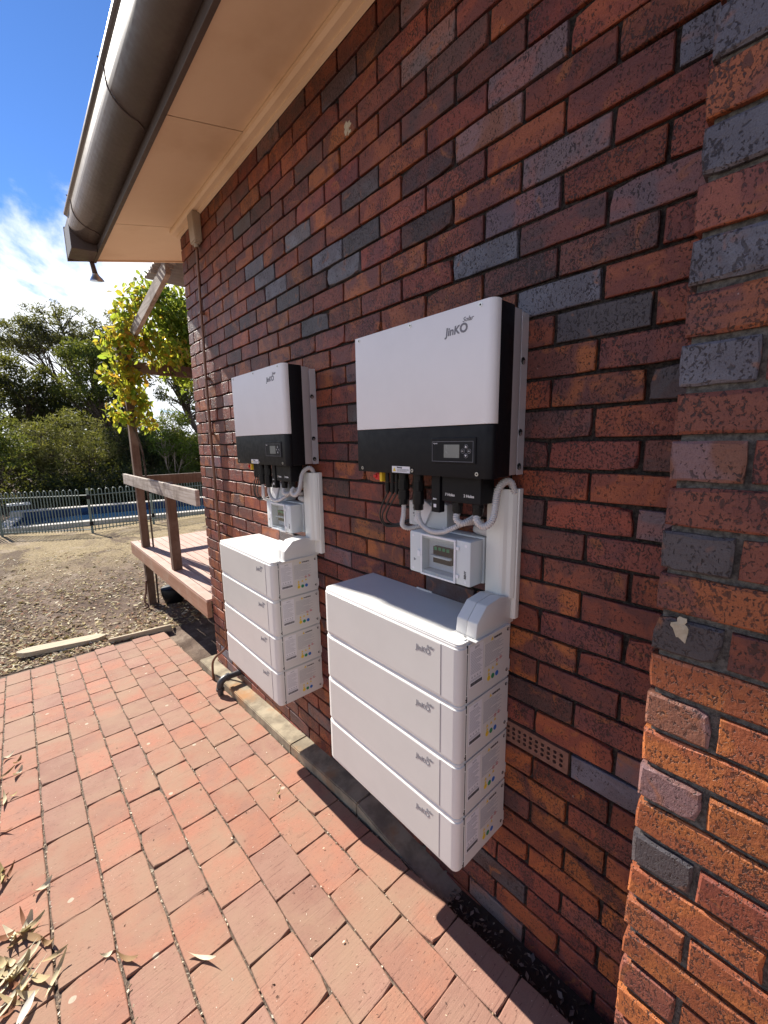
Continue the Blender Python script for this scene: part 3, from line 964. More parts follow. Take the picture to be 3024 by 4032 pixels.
    put_text(mb, '7 Holes', (-.130, .853, -.302), .0125, bold=.0002); put_text(mb, '2 Holes', (-.130, .779, -.301), .0125, bold=.0002)
    mk('cover_lettering', mb, MAT['print_white'], tc)
    for y in (.816, .738):
        mb = MB().cyl((-.112, y, -.3215), (-.112, y, -.333), .0185, 6).cyl((-.112, y, -.3332), (-.112, y, -.352), .0165, 16).cyl((-.112, y, -.352), (-.112, y, -.358), .0145, 12)
        mk('cable_gland', mb, MAT['black_gloss'], t)
    return t

def move_label(o, dy, label):
    c = copy_tree(o); c.location = c.location + Vector((0, dy, 0)); c['label'] = label
    return c
DY = 1.130
inv = build_inverter('white and black inverter mounted beside the projecting brick wall, nearest the camera', 'inverters on the wall')
inv2 = move_label(inv, DY, 'white and black inverter farther along the wall, toward the timber deck')

# ------------------------------------------------------------------ conduits and cables
def conduit(name, pts, r, label, group, rib=.0064):
    P = smooth_path(pts, rib / 4)
    rs = [r * (1.0 if (i % 4) in (0, 1) else .80) for i in range(len(P))]
    o = mk(name, MB().tube(P, rs, 12), MAT['conduit'])
    return tag(o, label, 'conduit', group)
def both(o, dy, lab2):
    c = o.copy(); COL.objects.link(c); c.location = c.location + Vector((0, dy, 0)); c['label'] = lab2; return c
GC = 'corrugated conduits below the inverters'
o = conduit('corrugated_conduit', [(-.112, .738, -.352), (-.125, .732, -.368), (-.125, .714, -.384), (-.12, .696, -.380), (-.11, .684, -.358), (-.10, .684, -.323), (-.09, .686, -.287), (-.075, .683, -.262), (-.055, .675, -.251), (-.04, .668, -.260), (-.03, .665, -.290)], .0115,
            'thick grey ribbed conduit looping up into the top of the nearer white duct', GC)
both(o, DY - .01, 'thick grey ribbed conduit looping up into the top of the farther white duct')
o = conduit('corrugated_conduit', [(-.112, .816, -.352), (-.125, .810, -.376), (-.12, .792, -.387), (-.1, .778, -.380), (-.07, .775, -.370), (-.04, .780, -.36), (-.02, .79, -.34)], .0110,
            'short grey ribbed conduit dipping from the gland under 7 Holes on the nearer inverter', GC)
both(o, DY, 'short grey ribbed conduit dipping from the left gland of the farther inverter')
o = conduit('corrugated_conduit', [(-.12, .981, -.360), (-.125, .974, -.390), (-.125, .953, -.418), (-.125, .913, -.431), (-.12, .868, -.426), (-.11, .835, -.410), (-.09, .812, -.397), (-.06, .79, -.392), (-.03, .775, -.392)], .0095,
            'slim grey ribbed conduit hanging in a long sag over the nearer breaker box', GC)
both(o, DY, 'slim grey ribbed conduit hanging in a long sag over the farther breaker box')
o = conduit('corrugated_conduit', [(-.12, 1.053, -.350), (-.12, 1.056, -.392), (-.11, 1.072, -.432), (-.085, 1.065, -.448), (-.05, 1.03, -.438), (-.02, 1.0, -.425)], .0090,
            'short pale ribbed conduit bending back to the wall left of the nearer breaker box', GC)
both(o, DY, 'short pale ribbed conduit bending back to the wall left of the farther breaker box')
GK = 'black solar cables below the inverters'
for nm, P, l1, l2 in (
    ('outer', [(-.12, 1.139, -.316), (-.12, 1.170, -.363), (-.11, 1.197, -.406), (-.1, 1.194, -.443), (-.08, 1.178, -.459), (-.05, 1.12, -.449), (-.01, 1.06, -.425)], 'outermost black cable loop at the left under the nearer inverter', 'outermost black cable loop at the left under the farther inverter'),
    ('mid', [(-.12, 1.112, -.314), (-.12, 1.151, -.37), (-.11, 1.184, -.412), (-.1, 1.181, -.443), (-.08, 1.165, -.453), (-.05, 1.12, -.440), (-.01, 1.065, -.412)], 'middle black cable loop at the left under the nearer inverter', 'middle black cable loop at the left under the farther inverter'),
    ('inner', [(-.12, 1.088, -.313), (-.112, 1.137, -.369), (-.1, 1.172, -.41), (-.09, 1.172, -.434), (-.07, 1.155, -.447), (-.05, 1.11, -.43), (-.01, 1.07, -.40)], 'innermost black cable loop at the left under the nearer inverter', 'innermost black cable loop at the left under the farther inverter')):
    o = tag(mk('solar_cable', MB().tube(smooth_path(P, .006), .0032, 8), MAT['cable'], smooth=True), l1, 'cable', GK)
    both(o, DY, l2)

# ------------------------------------------------------------------ breaker boxes and ducts
def build_breaker(label, group):
    B = (0, .888, -.6)
    t = root('breaker_box', B, label, 'breaker box', group)
    smooth_by_angle(mk('back_tray', MB().box(-.050, -.0015, .752, 1.030, -.598, -.440, bev=.008), MAT['pvc_grey'], t))
    # cover as a frame round the window opening
    smooth_by_angle(mk('cover_end', MB().box(-.120, -.0502, .756, .8165, -.594, -.444, bev=.007), MAT['pvc_grey'], t))
    smooth_by_angle(mk('cover_end', MB().box(-.120, -.0502, .9625, 1.024, -.594, -.444, bev=.007), MAT['pvc_grey'], t))
    mk('cover_rail', MB().box(-.1195, -.0502, .8168, .9622, -.4615, -.445, bev=.003), MAT['pvc_grey'], t)
    mk('cover_rail', MB().box(-.1195, -.0502, .8168, .9622, -.593, -.5765, bev=.003), MAT['pvc_grey'], t)
    mk('inner_plate', MB().box(-.085, -.080, .818, .961, -.575, -.463), MAT['sticker'], t)
    br = mk('breaker', MB().box(-.104, -.086, .846, .926, -.546, -.488, bev=.002), MAT['black_plastic'], t)
    mk('breaker_toggle', MB().box(-.116, -.104, .842, .930, -.524, -.517, bev=.001), MAT['pvc_grey'], br)
    mb = MB()
    for i in range(4): mb.box(-.1047, -.1038, .888 - .018 * i + .020, .900 - .018 * i + .020, -.500, -.489)
    mk('breaker_print', mb, MAT['green'], br)
    mb = MB()
    for a, b, c, d in ((.812, .966, -.4525, -.4455), (.812, .966, -.5925, -.5855), (.812, .819, -.5855, -.4525), (.959, .966, -.5855, -.4525)):
        mb.box(-.1255, -.1202, a, b, c, d, bev=.0015)
    wf = mk('window_frame', mb, MAT['sticker'], t)
    mk('window_pane', MB().box(-.1250, -.1235, .8192, .9588, -.5853, -.4527), MAT['clear'], wf)
    for z in (-.472, -.566): mk('hinge', MB().box(-.1245, -.1202, .800, .811, z - .006, z + .006, bev=.001), MAT['sticker'], t)
    mk('latch', MB().box(-.1270, -.1202, .967, .981, -.530, -.508, bev=.002), MAT['sticker'], t)
    mk('window_screw', MB().cyl((-.1255, .888, -.579), (-.127, .888, -.579), .003, 10), MAT['steel'], t)
    for y in (.774, 1.006):
        for z in (-.459, -.579): mk('cover_screw', MB().cyl((-.1198, y, z), (-.1206, y, z), .0052, 14), MAT['sticker'], t)
    mb = MB(); put_text(mb, 'BENY', (-.120, .772, -.569), .011, bold=.0004, rot=math.pi / 2)
    mk('brand_mark', mb, MAT['print_dark'], t)
    mk('warning_mark', MB().add([(-.1204, 1.003, -.540), (-.1204, 1.003, -.552), (-.1204, .991, -.546)], [(0, 1, 2)]), MAT['print'], t)
    return t
bb = build_breaker('grey breaker box with clear window, above the nearer battery stack', 'breaker boxes')
bb2 = move_label(bb, DY, 'grey breaker box with clear window, above the farther battery stack')

def build_isolator(label, group):
    t = root('isolator_box', (0, 1.0, -.445), label, 'isolator box', group)
    smooth_by_angle(mk('case', MB().box(-.062, -.0015, .90, 1.085, -.4385, -.345, bev=.007), MAT['pvc_grey'], t))
    # tilted flap
    c, s = math.cos(.5), math.sin(.5)
    bm = bmesh.new(); bmesh.ops.create_cube(bm, size=1)
    for v in bm.verts:
        y, z = v.co.y * .055, v.co.z * .095
        v.co = (-.068 + v.co.x * .010, 1.005 + y * c - z * s, -.388 + y * s + z * c)
    bmesh.ops.bevel(bm, geom=bm.edges[:], offset=.002, segments=1, affect='EDGES')
    mk('flap', MB().bm(bm), MAT['sticker'], t)
    mb = MB()
    for i in range(4): mb.box(-.0627, -.0618, 1.056, 1.059 + .004 * (i % 2), -.405 + .01 * i, -.399 + .01 * i)
    mk('case_print', mb, MAT['print'], t)
    for y, z in ((1.072, -.355), (1.072, -.428), (.915, -.428)): mk('case_screw', MB().cyl((-.0618, y, z), (-.0626, y, z), .005, 12), MAT['sticker'], t)
    return t
ib = build_isolator('small grey isolator box tucked behind the plugs of the nearer inverter', 'isolator boxes')
move_label(ib, DY, 'small grey isolator box tucked behind the plugs of the farther inverter')

def build_duct(label, group):
    t = root('cable_duct', (0, .70, -.70), label, 'cable duct', group)
    pl = [(-.0015, .654), (-.028, .654), (-.040, .662), (-.044, .674), (-.054, .682), (-.058, .692), (-.058, .741), (-.0015, .741)]
    smooth_by_angle(mk('duct_cover', MB().prism(pl, 2, -.625, -.276, bev=.0012), MAT['pvc'], t), 20)
    smooth_by_angle(mk('duct_base', MB().prism([(-.0012, .650), (-.022, .650), (-.026, .660), (-.026, .738), (-.0012, .738)], 2, -.695, -.2755, bev=.001), MAT['pvc'], t), 20)
    mk('duct_mouth', MB().box(-.050, -.005, .665, .735, -.2754, -.2750), MAT['hole'], t)
    return t
du = build_duct('white faceted cable duct rising from the nearer battery stack', 'cable ducts')
move_label(du, DY - .02, 'white faceted cable duct rising from the farther battery stack')
o = tag(mk('conduit_stub', MB().tube(smooth_path([(-.03, .80, -.418), (-.034, .77, -.420), (-.034, .735, -.422)], .01), .016, 14), MAT['conduit'], smooth=True), 'straight grey conduit stub entering the nearer duct above the breaker box', 'conduit', 'conduit stubs')
both(o, DY, 'straight grey conduit stub entering the farther duct above the breaker box')

# ------------------------------------------------------------------ battery modules
BX, BYR, BYL = -.270, .676, 1.378
BH = .1955
def plan(ins, r=.024):
    pl = [(-.004, BYL - ins), (BX + r + ins * 0, BYL - ins)]
    for k in range(1, 7):
        a = math.pi / 2 * k / 6
        pl.append((BX + r - (r - ins) * math.sin(a), BYL - r + (r - ins) * math.cos(a)))
    for k in range(0, 7):
        a = math.pi / 2 * k / 6
        pl.append((BX + r - (r - ins) * math.cos(a), BYR + r - (r - ins) * math.sin(a)))
    pl.append((-.004, BYR + ins))
    return pl
def build_module(zb, label, group, top=False):
    t = root('battery_module', (0, 1.027, zb), label, 'battery module', group)
    H = BH
    levels = [(0, .006), (.0025, .0035), (.009, .0030), (.0115, 0), (H - .0125, 0), (H - .0095, .0030), (H - .003, .0035), (H - .0003, .006)]
    mb = MB(); n = len(plan(0))
    vs = []
    for h, ins in levels: vs += [(x, y, zb + h) for x, y in plan(ins)]
    fs = [tuple(reversed(range(n))), tuple((len(levels) - 1) * n + i for i in range(n))]
    for k in range(len(levels) - 1):
        fs += [(k * n + i, k * n + (i + 1) % n, (k + 1) * n + (i + 1) % n, (k + 1) * n + i) for i in range(n)]
    mb.add(vs, fs)
    o = mk('casing', mb, MAT['white_case'], t)
    bm = bmesh.new(); bm.from_mesh(o.data); bmesh.ops.recalc_face_normals(bm, faces=bm.faces[:]); bm.to_mesh(o.data); bm.free()
    smooth_by_angle(o, 25)
    fp = mk('front_panel', MB().box(BX - .0012, BX + .004, .748, 1.346, zb + .0135, zb + H - .0145, bev=.0008), MAT['white_panel'], t)
    mb = MB()
    for y in (.7465, 1.3475): mb.box(BX - .0003, BX + .002, y - .0006, y + .0006, zb + .0135, zb + H - .0145)
    mk('panel_seam', mb, MAT['print'], t)
    mb = MB(); z = zb + .130
    w = put_text(mb, 'JinK', (BX - .0012, .850, z), .0245, bold=.0004, shear=.05)
    put_text(mb, 'O', (BX - .0012, .850 - w + .001, z), .0265, bold=.0006)
    put_text(mb, 'Solar', (BX - .0012, .850 - w - .004, z + .0205), .0145, bold=.0001, shear=.35)
    mk('logo', mb, MAT['print'], t)
    # metal end plate facing the camera
    yp = BYR - .0018
    sp = mk('end_plate', MB().box(-.232, -.006, yp, BYR + .002, zb + .005, zb + H - .004, bev=.0008), MAT['white_case'], t)
    mb = MB().box(-.2362, -.2335, BYR - .0006, BYR + .002, zb + .030, zb + H - .035)
    mb.box(-.2362, -.2325, BYR - .0008, BYR + .002, zb + .006, zb + .026).box(-.2405, -.2362, BYR - .0003, BYR + .003, zb + .014, zb + .018)
    mb.box(-.2362, -.2325, BYR - .0008, BYR + .002, zb + H - .030, zb + H - .006)
    mk('plate_gap', mb, MAT['hole'], t)
    for x, z in ((-.020, zb + H - .022), (-.020, zb + .030)):
        s = mk('plate_bolt', MB().tube([(x, yp, z), (x, yp - .0006, z)], .0058, 12), MAT['hole'], sp)
        mk('bolt_head', MB().tube([(x + .0012, yp - .0006, z + .001), (x + .0012, yp - .0022, z + .001)], .0036, 8), MAT['steel'], sp)
    mk('fixing_tab', MB().box(-.0058, .0, yp + .0005, BYR + .001, zb + .02, zb + .06, bev=.0006), MAT['white_case'], t)
    # data label
    S = yp - .0005
    dl = mk('data_label', MB().box(-.224, -.1575, S, yp, zb + .048, zb + .182), MAT['sticker'], t)
    mb = MB()
    put_text(mb, 'JinKO', (-.200, S, zb + .171), .0085, SIDE, bold=.0002, shear=.1)
    for i in range(15):
        w = .046 + .012 * ((i * 37) % 5) / 4 - (.02 if i in (5, 9) else 0)
        mb.box(-.221, -.221 + w, S - .0004, S, zb + .162 - .0050 * i, zb + .1632 - .0050 * i)
    for i in range(4):
        x = -.213 + .014 * i
        mb.add([(x - .004, S - .0004, zb + .078), (x + .004, S - .0004, zb + .078), (x, S - .0004, zb + .0855)], [(0, 1, 2)])
    mb.box(-.221, -.170, S - .0004, S, zb + .0715, zb + .0728).box(-.221, -.165, S - .0004, S, zb + .0675, zb + .0688)
    mk('label_print', mb, MAT['print_soft'], dl)
    mb = MB(); x = -.220
    k = 0
    while x < -.163:
        w = .0008 + .0011 * ((k * 53) % 4) / 3
        mb.box(x, x + w, S - .0004, S, zb + .052, zb + .063); x += w + .0006 + .0005 * (k % 3 == 0); k += 1
    mk('barcode', mb, MAT['print_dark'], dl)
    # warning label
    wlb = mk('warning_label', MB().box(-.152, -.038, S, yp, zb + .034, zb + .188), MAT['white_case'], t)
    mk('warning_triangle', MB().add([(-.118, S - .0005, zb + .1665), (-.104, S - .0005, zb + .1665), (-.111, S - .0005, zb + .179)], [(0, 1, 2)]), MAT['yellow'], wlb)
    mb = MB(); put_text(mb, 'WARNING', (-.101, S, zb + .168), .0090, SIDE, bold=.0004)
    mk('warning_word', mb, MAT['print_dark'], wlb)
    mb = MB()
    for i in range(16):
        w = .102 - .05 * ((i * 29) % 7 == 0) - .012 * ((i * 13) % 3)
        mb.box(-.148, -.148 + w, S - .0004, S, zb + .160 - .0048 * i, zb + .1614 - .0048 * i)
    mk('warning_print', mb, MAT['print_soft'], wlb)
    for x, z in ((-.125, .070), (-.125, .057), (-.103, .070), (-.081, .073)):
        mk('hazard_triangle', MB().add([(x - .0065, S - .0005, zb + z - .004), (x + .0065, S - .0005, zb + z - .004), (x, S - .0005, zb + z + .007)], [(0, 1, 2)]), MAT['yellow'], wlb)
    for x, z in ((-.081, .088), (-.060, .091)):
        mb = MB()
        for q in range(14):
            a0, a1 = 2 * math.pi * q / 14, 2 * math.pi * (q + 1) / 14
            c = (x, zb + z)
            mb.add([(c[0] + r * math.cos(a), S - .0005, c[1] + r * math.sin(a)) for r, a in ((.0062, a0), (.0062, a1), (.0047, a1), (.0047, a0))], [(0, 1, 2, 3)])
        mb.add([(x - .0045, S - .0005, zb + z + .0033), (x - .0033, S - .0005, zb + z + .0045), (x + .0045, S - .0005, zb + z - .0033), (x + .0033, S - .0005, zb + z - .0045)], [(0, 1, 2, 3)])
        mk('prohibition_sign', mb, MAT['red'], wlb)
    for x, mm in ((-.124, 'yellow'), (-.102, 'green'), (-.079, 'blue')):
        mk('sticker_dot', MB().tube([(x, S, zb + .042), (x, S - .0005, zb + .042)], .0088, 18), MAT[mm], wlb)
    if top:
        lid = MB(); P0, P1 = plan(.0045), plan(.0062)
        zt = zb + H
        lid.add([(x, y, zt - .0004) for x, y in P0] + [(x, y, zt + .0024) for x, y in P0] + [(x, y, zt + .0036) for x, y in P1],
                [tuple(2 * n + i for i in range(n))] + [(k * n + i, k * n + (i + 1) % n, (k + 1) * n + (i + 1) % n, (k + 1) * n + i) for k in range(2) for i in range(n)])
        l = mk('lid', lid, MAT['white_case'], t); smooth_by_angle(l, 30)
        for y in (.705, .757, .90, 1.035, 1.17, 1.30):
            mk('lid_screw', MB().cyl((BX + .020, y, zt + .0034), (BX + .020, y, zt + .0046), .0052, 12), MAT['white_case'], l)
        mk('lid_groove', MB().box(-.215, -.150, .744, .7455, zt + .0034, zt + .0040), MAT['print'], l)
        mk('service_flap', MB().box(-.232, -.205, .690, .742, zt + .0034, zt + .0062, bev=.001), MAT['white_case'], l)
        mk('lid_tab', MB().box(-.006, .0, 1.02, 1.10, zt - .004, zt + .0075, bev=.001), MAT['white_case'], l)
    return t
ZTOP = -.715
BDY = 1.158
names = ['topmost', 'second from top', 'third from top', 'lowest']
lab = lambda w, s: f'{w} white battery module of the {s} stack, with warning stickers on its end'
m_top = build_module(ZTOP - BH, lab('topmost', 'nearer'), 'battery modules', True)
m_any = build_module(ZTOP - 2 * BH, lab('second from top', 'nearer'), 'battery modules')
mods = [m_top, m_any]
for i in (2, 3):
    c = copy_tree(m_any); c.location.z -= BH * (i - 1); c['label'] = lab(names[i], 'nearer'); mods.append(c)
for i, o in enumerate(mods):
    c = copy_tree(o); c.location.y += BDY; c['label'] = lab(names[i], 'farther')

def build_cover(label, group):
    zt = ZTOP + .0036
    t = root('cable_cover', (-.1, .70, zt), label, 'cable cover', group)
    pf = [(-.006, zt + .0003), (-.206, zt + .0003), (-.212, zt + .010), (-.206, zt + .052), (-.160, zt + .096), (-.090, zt + .104), (-.030, zt + .092), (-.006, zt + .062)]
    a = MB().prism(pf, 1, .6635, .7005, bev=.004)
    smooth_by_angle(mk('cover_half', a, MAT['white_case'], t), 25)
    b = MB().prism([(x * 1.0 + .002, z) for x, z in pf], 1, .7015, .7400, bev=.004)
    smooth_by_angle(mk('cover_half', b, MAT['white_case'], t), 25)
    mk('cover_foot', MB().box(-.222, -.040, .655, .748, zt + .0004, zt + .005, bev=.0015), MAT['white_case'], t)
    mk('foot_screw', MB().cyl((-.217, .70, zt + .005), (-.217, .70, zt + .007), .004, 10), MAT['steel'], t)
    return t
cc = build_cover('domed white cable cover on top of the nearer battery stack', 'cable covers')
c = move_label(cc, BDY - .01, 'domed white cable cover on top of the farther battery stack')

# ------------------------------------------------------------------ small fittings on the far end of the wall
t = root('junction_box', (-.03, 3.17, 1.25), 'beige sloping junction box under the eave at the wall corner', 'junction box')
bm = bmesh.new(); bmesh.ops.create_cube(bm, size=1)
for v in bm.verts:
    zz = 1.425 if v.co.z > 0 else 1.243
    v.co = (-.002 if v.co.x > 0 else (-.058 if v.co.z > 0 else -.050), 3.165 + v.co.y * .105, zz)
bmesh.ops.bevel(bm, geom=bm.edges[:], offset=.005, segments=2, affect='EDGES')
mk('box_body', MB().bm(bm), MAT['box_beige'], t)
mk('box_collar', MB().cyl((-.028, 3.165, 1.243), (-.028, 3.165, 1.215), .016, 12).box(-.045, -.008, 3.13, 3.20, 1.236, 1.2425), MAT['box_beige'], t)
t = root('copper_pipe', (-.028, 3.2, zg(3.2)), 'thin brown copper pipe running down the wall corner to the paving', 'pipe')
P = [(-.026, 3.165, 1.216), (-.024, 3.185, .95), (-.022, 3.20, .6), (-.024, 3.205, .1), (-.022, 3.205, -.6), (-.022, 3.215, -1.3), (-.024, 3.225, -1.70), (-.030, 3.245, -1.78), (-.055, 3.29, -1.835), (-.085, 3.33, -1.875), (-.112, 3.35, -1.93), (-.118, 3.352, -2.02), (-.118, 3.352, zg(3.35) - .02)]
mk('pipe_run', MB().tube(smooth_path(P, .02), .0095, 10), MAT['copper'], t, smooth=True)
for z in (.80, .35, -.05, -.75, -1.45):
    mk('saddle', MB().box(-.034, .001, 3.184, 3.222, z - .008, z + .008, bev=.003), MAT['copper'], t)
P = [(-.005, 3.08, -1.87), (-.07, 3.08, -1.872), (-.115, 3.078, -1.875)]
t = root('drain_elbow', (-.15, 3.05, zg(3.0)), 'black plastic drain elbow bending over the footing edge', 'drain pipe')
zz = zg(3.0)
mk('pipe_arm', MB().tube([(-.0, 3.06, zz + .125), (-.095, 3.06, zz + .125)], .022, 16), MAT['pipe_black'], t, smooth=False)
mk('elbow', MB().tube(smooth_path([(-.09, 3.06, zz + .125), (-.125, 3.06, zz + .123), (-.155, 3.06, zz + .105), (-.165, 3.06, zz + .07), (-.165, 3.06, zz + .05)], .008), .026, 16), MAT['pipe_black'], t, smooth=True)
for a, b in (((-.088, 3.06, zz + .125), (-.108, 3.06, zz + .125)), ((-.165, 3.06, zz + .062), (-.165, 3.06, zz + .040))):
    mk('collar', MB().cyl(a, b, .031, 18), MAT['pipe_black'], t)
mk('pipe_end', MB().tube([(-.165, 3.06, zz + .045), (-.165, 3.06, zz + .006)], .022, 16), MAT['pipe_black'], t)

# outdoor spot lamp below the gutter corner
t = root('spot_lamp', (-.47, 4.3, 1.33), 'brown outdoor spot lamp hanging below the end of the gutter', 'lamp')
mk('stem', MB().tube([(-.475, 4.285, 1.37), (-.470, 4.29, 1.335), (-.462, 4.30, 1.30), (-.455, 4.31, 1.268)], [.017, .017, .018, .02], 14), MAT['gutter'], t, smooth=True)
mk('lamp_head', MB().tube([(-.456, 4.308, 1.275), (-.454, 4.312, 1.262), (-.450, 4.318, 1.243), (-.447, 4.322, 1.228), (-.446, 4.324, 1.222)], [.021, .026, .043, .052, .053], 20, caps=False), MAT['steel'], t, smooth=True)
mk('lamp_glass', MB().tube([(-.446, 4.324, 1.223), (-.4455, 4.3245, 1.218)], [.052, .046], 20), MAT['clear'], t)

# ------------------------------------------------------------------ timber deck
DZ = -1.492
deck = root('timber_deck', (.4, 5.1, zg(5.1)), 'red timber deck with brown posts and grey handrail beyond the house corner', 'deck')
mk('edge_beam', MB().box(-.040, .002, 3.60, 6.66, DZ - .150, DZ - .001, bev=.003), MAT['beam'], deck)
mk('edge_beam', MB().box(.0025, 3.2, 6.615, 6.655, DZ - .150, DZ - .001, bev=.003), MAT['beam'], deck)
for i in range(26):
    x = -.038 + i * .095
    mk('deck_board', MB().box(x, x + .089, 3.585 if x > .0 else 3.60, 6.665 + rng.normal(0, .004), DZ, DZ + .020, bev=.0025), MAT['deck'], deck)
for y in (4.2, 5.2, 6.2): mk('joist', MB().box(.004, 2.4, y, y + .045, DZ - .125, DZ - .002), MAT['beam'], deck)
mk('post', MB().box(.004, .094, 4.72, 4.81, DZ + .0205, -.515, bev=.003), MAT['timber_paint'], deck)
mk('handrail', MB().box(-.034, .003, 3.66, 6.68, -.648, -.508, bev=.004), MAT['grey_timber'], deck)
mk('handrail', MB().box(.10, 2.6, 6.66, 6.70, -.695, -.552, bev=.004), MAT['timber_paint'], deck)
for x, y in ((.44, 6.2), (.5, 4.3), (1.6, 6.3)):
    mk('stump', MB().box(x, x + .1, y, y + .1, zg(y) - .2, DZ - .126, bev=.004), MAT['timber_paint'], deck)

perg = root('pergola', (.05, 6.15, zg(6.15)), 'brown pergola post with raking grey beam and corrugated roof over the deck', 'pergola')
mk('post', MB().box(.004, .094, 6.12, 6.21, zg(6.15) - .1, 1.13, bev=.003), MAT['timber_paint'], perg)
mk('post_plate', MB().box(-.036, .0035, 6.10, 6.23, .86, 1.13, bev=.003), MAT['timber_paint'], perg)
bm = bmesh.new(); bmesh.ops.create_cube(bm, size=1)
for v in bm.verts:
    y = 6.22 if v.co.y > 0 else 4.345
    v.co = (.120 + v.co.x * .045, y, (1.475 - (y - 4.39) * .18) + v.co.z * .14)
bmesh.ops.bevel(bm, geom=bm.edges[:], offset=.003, segments=1, affect='EDGES')
mk('raking_beam', MB().bm(bm), MAT['grey_timber'], perg)
mk('cross_beam', MB().box(.096, 2.6, 6.13, 6.18, .78, .92, bev=.003), MAT['timber_paint'], perg)
mb = MB(); n = 90; vs = []
for i in range(n + 1):
    y = 4.42 + .62 * i / n
    z = 1.60 + .012 * math.sin(2 * math.pi * (y / .076)) - (y - 4.4) * .05
    vs += [(.08, y, z), (3.0, y, z)]
mb.add(vs, [(2 * i, 2 * i + 1, 2 * i + 3, 2 * i + 2) for i in range(n)])
o = mk('roof_sheet', mb, MAT['roof'], perg, smooth=True)
sm = o.modifiers.new('thickness', 'SOLIDIFY'); sm.thickness = .003
for i in range(4):
    y = 4.42 + .075 * i
    mk('batten', MB().box(.05, .22, y, y + .02, 1.545 - .014 * i, 1.575 - .014 * i), MAT['grey_timber'], perg)
# tub and loose hose under the deck
t = tag(mk('black_tub', MB().tube([(.30, 6.05, zg(6)), (.30, 6.05, zg(6) + .10), (.30, 6.05, zg(6) + .19), (.30, 6.05, zg(6) + .20)], [.12, .15, .16, .15], 18), MAT['black_plastic'], smooth=True), 'round black tub on the soil under the deck', 'tub')
hp = [(-.01, 6.1, zg(6) + .35), (-.03, 6.08, zg(6) + .2), (-.06, 6.06, zg(6) + .08), (-.03, 6.0, zg(6) + .02), (-.10, 5.98, zg(6) + .012)]
tag(mk('loose_hose', MB().tube(smooth_path(hp, .02), .012, 8), MAT['copper'], smooth=True), 'brown hose hanging beside the pergola post at the ground', 'hose')

# ------------------------------------------------------------------ timber edging and plank
def plank(name, x0, y0, x1, y1, w, th, z, label, cat, taper=False):
    d = Vector((x1 - x0, y1 - y0)); L = d.length; d.normalize(); n = Vector((-d.y, d.x))
    out = []
    ts = np.linspace(0, 1, 13)
    prof = [(.25 + .75 * math.sin(min(1, min(t, 1 - t) * 7) * math.pi / 2)) if taper else 1 for t in ts]
    up = [(x0 + d.x * L * t + n.x * w / 2 * p, y0 + d.y * L * t + n.y * w / 2 * p) for t, p in zip(ts, prof)]
    dn = [(x0 + d.x * L * t - n.x * w / 2 * p, y0 + d.y * L * t - n.y * w / 2 * p) for t, p in zip(ts, prof)]
    return tag(mk(name, MB().prism(up + dn[::-1], 2, z - th * .4, z + th * .6, bev=.004), MAT['plank']), label, cat)
plank('timber_plank', -1.36, 5.42, -.62, 5.26, .15, .05, zg(5.3) + .02, 'weathered plank with rounded ends lying on the litter past the paving', 'plank', True)
plank('timber_edging', -.62, 5.06, -.02, 4.99, .03, .08, zg(5) - .005, 'thin pale timber edging strip at the far end of the paving', 'edging')

# ------------------------------------------------------------------ leaf things
def leaf_mesh(L, W, curl, twist, n=8, seed=0):
    r = np.random.default_rng(seed); vs = []; fs = []
    for i in range(n + 1):
        t = i / n; w = W * math.sin(math.pi * min(1, t * .92 + .06)) ** .8 * .5
        x = (t - .5) * L; z = curl * L * (t - .5) ** 2 * 4 + .002
        yb = .22 * L * curl * math.sin(t * 3 + seed)
        a = twist * (t - .5)
        for s in (-1, 0, 1):
            vs.append((x, yb + s * w * math.cos(a), z + s * w * math.sin(a) + (abs(s) * w * .35)))
    for i in range(n):
        for k in range(2): fs.append((i * 3 + k, i * 3 + k + 1, (i + 1) * 3 + k + 1, (i + 1) * 3 + k))
    return vs, fs
LEAFV = [leaf_mesh(.105, .019, .24, 1.8, seed=1), leaf_mesh(.080, .026, .38, 1.3, seed=2), leaf_mesh(.125, .014, .16, 2.4, seed=3), leaf_mesh(.060, .022, .50, 1.6, seed=4)]
LCOL = [(.44, .34, .19), (.52, .44, .28), (.27, .17, .09), (.56, .50, .36), (.20, .085, .045), (.36, .29, .13)]
protos = {}
def dry_leaf(k, ci, x, y, rz, sc, label):
    key = (k, ci)
    if key not in protos:
        mb = MB(); vs, fs = LEAFV[k]; mb.add(vs, fs, ca=LCOL[ci])
        o = mk('dry_leaf', mb, MAT['dry_leaf'], smooth=True); protos[key] = o
    else:
        o = protos[key].copy(); COL.objects.link(o)
    o.location = (x, y, zg(y) + .0045); o.rotation_euler = Euler((rng.normal(0, .12), rng.normal(0, .12) - GS * math.sin(rz), rz)); o.scale = (sc,) * 3
    return tag(o, label, 'leaf', 'dry leaves on the paving')
def ground_at(u, v):
    """world point on the paving under a position given as fractions of the picture; used only to read places off"""
    d = FWD + RIGHT * ((u - .5) * 3024 / 1621.2) - UP * ((v - .5) * 4032 / 1621.2)
    tt = (G0 - CAM_POS.z) / (d.z - GS * d.y)
    p = CAM_POS + d * tt
    return p.x, p.y
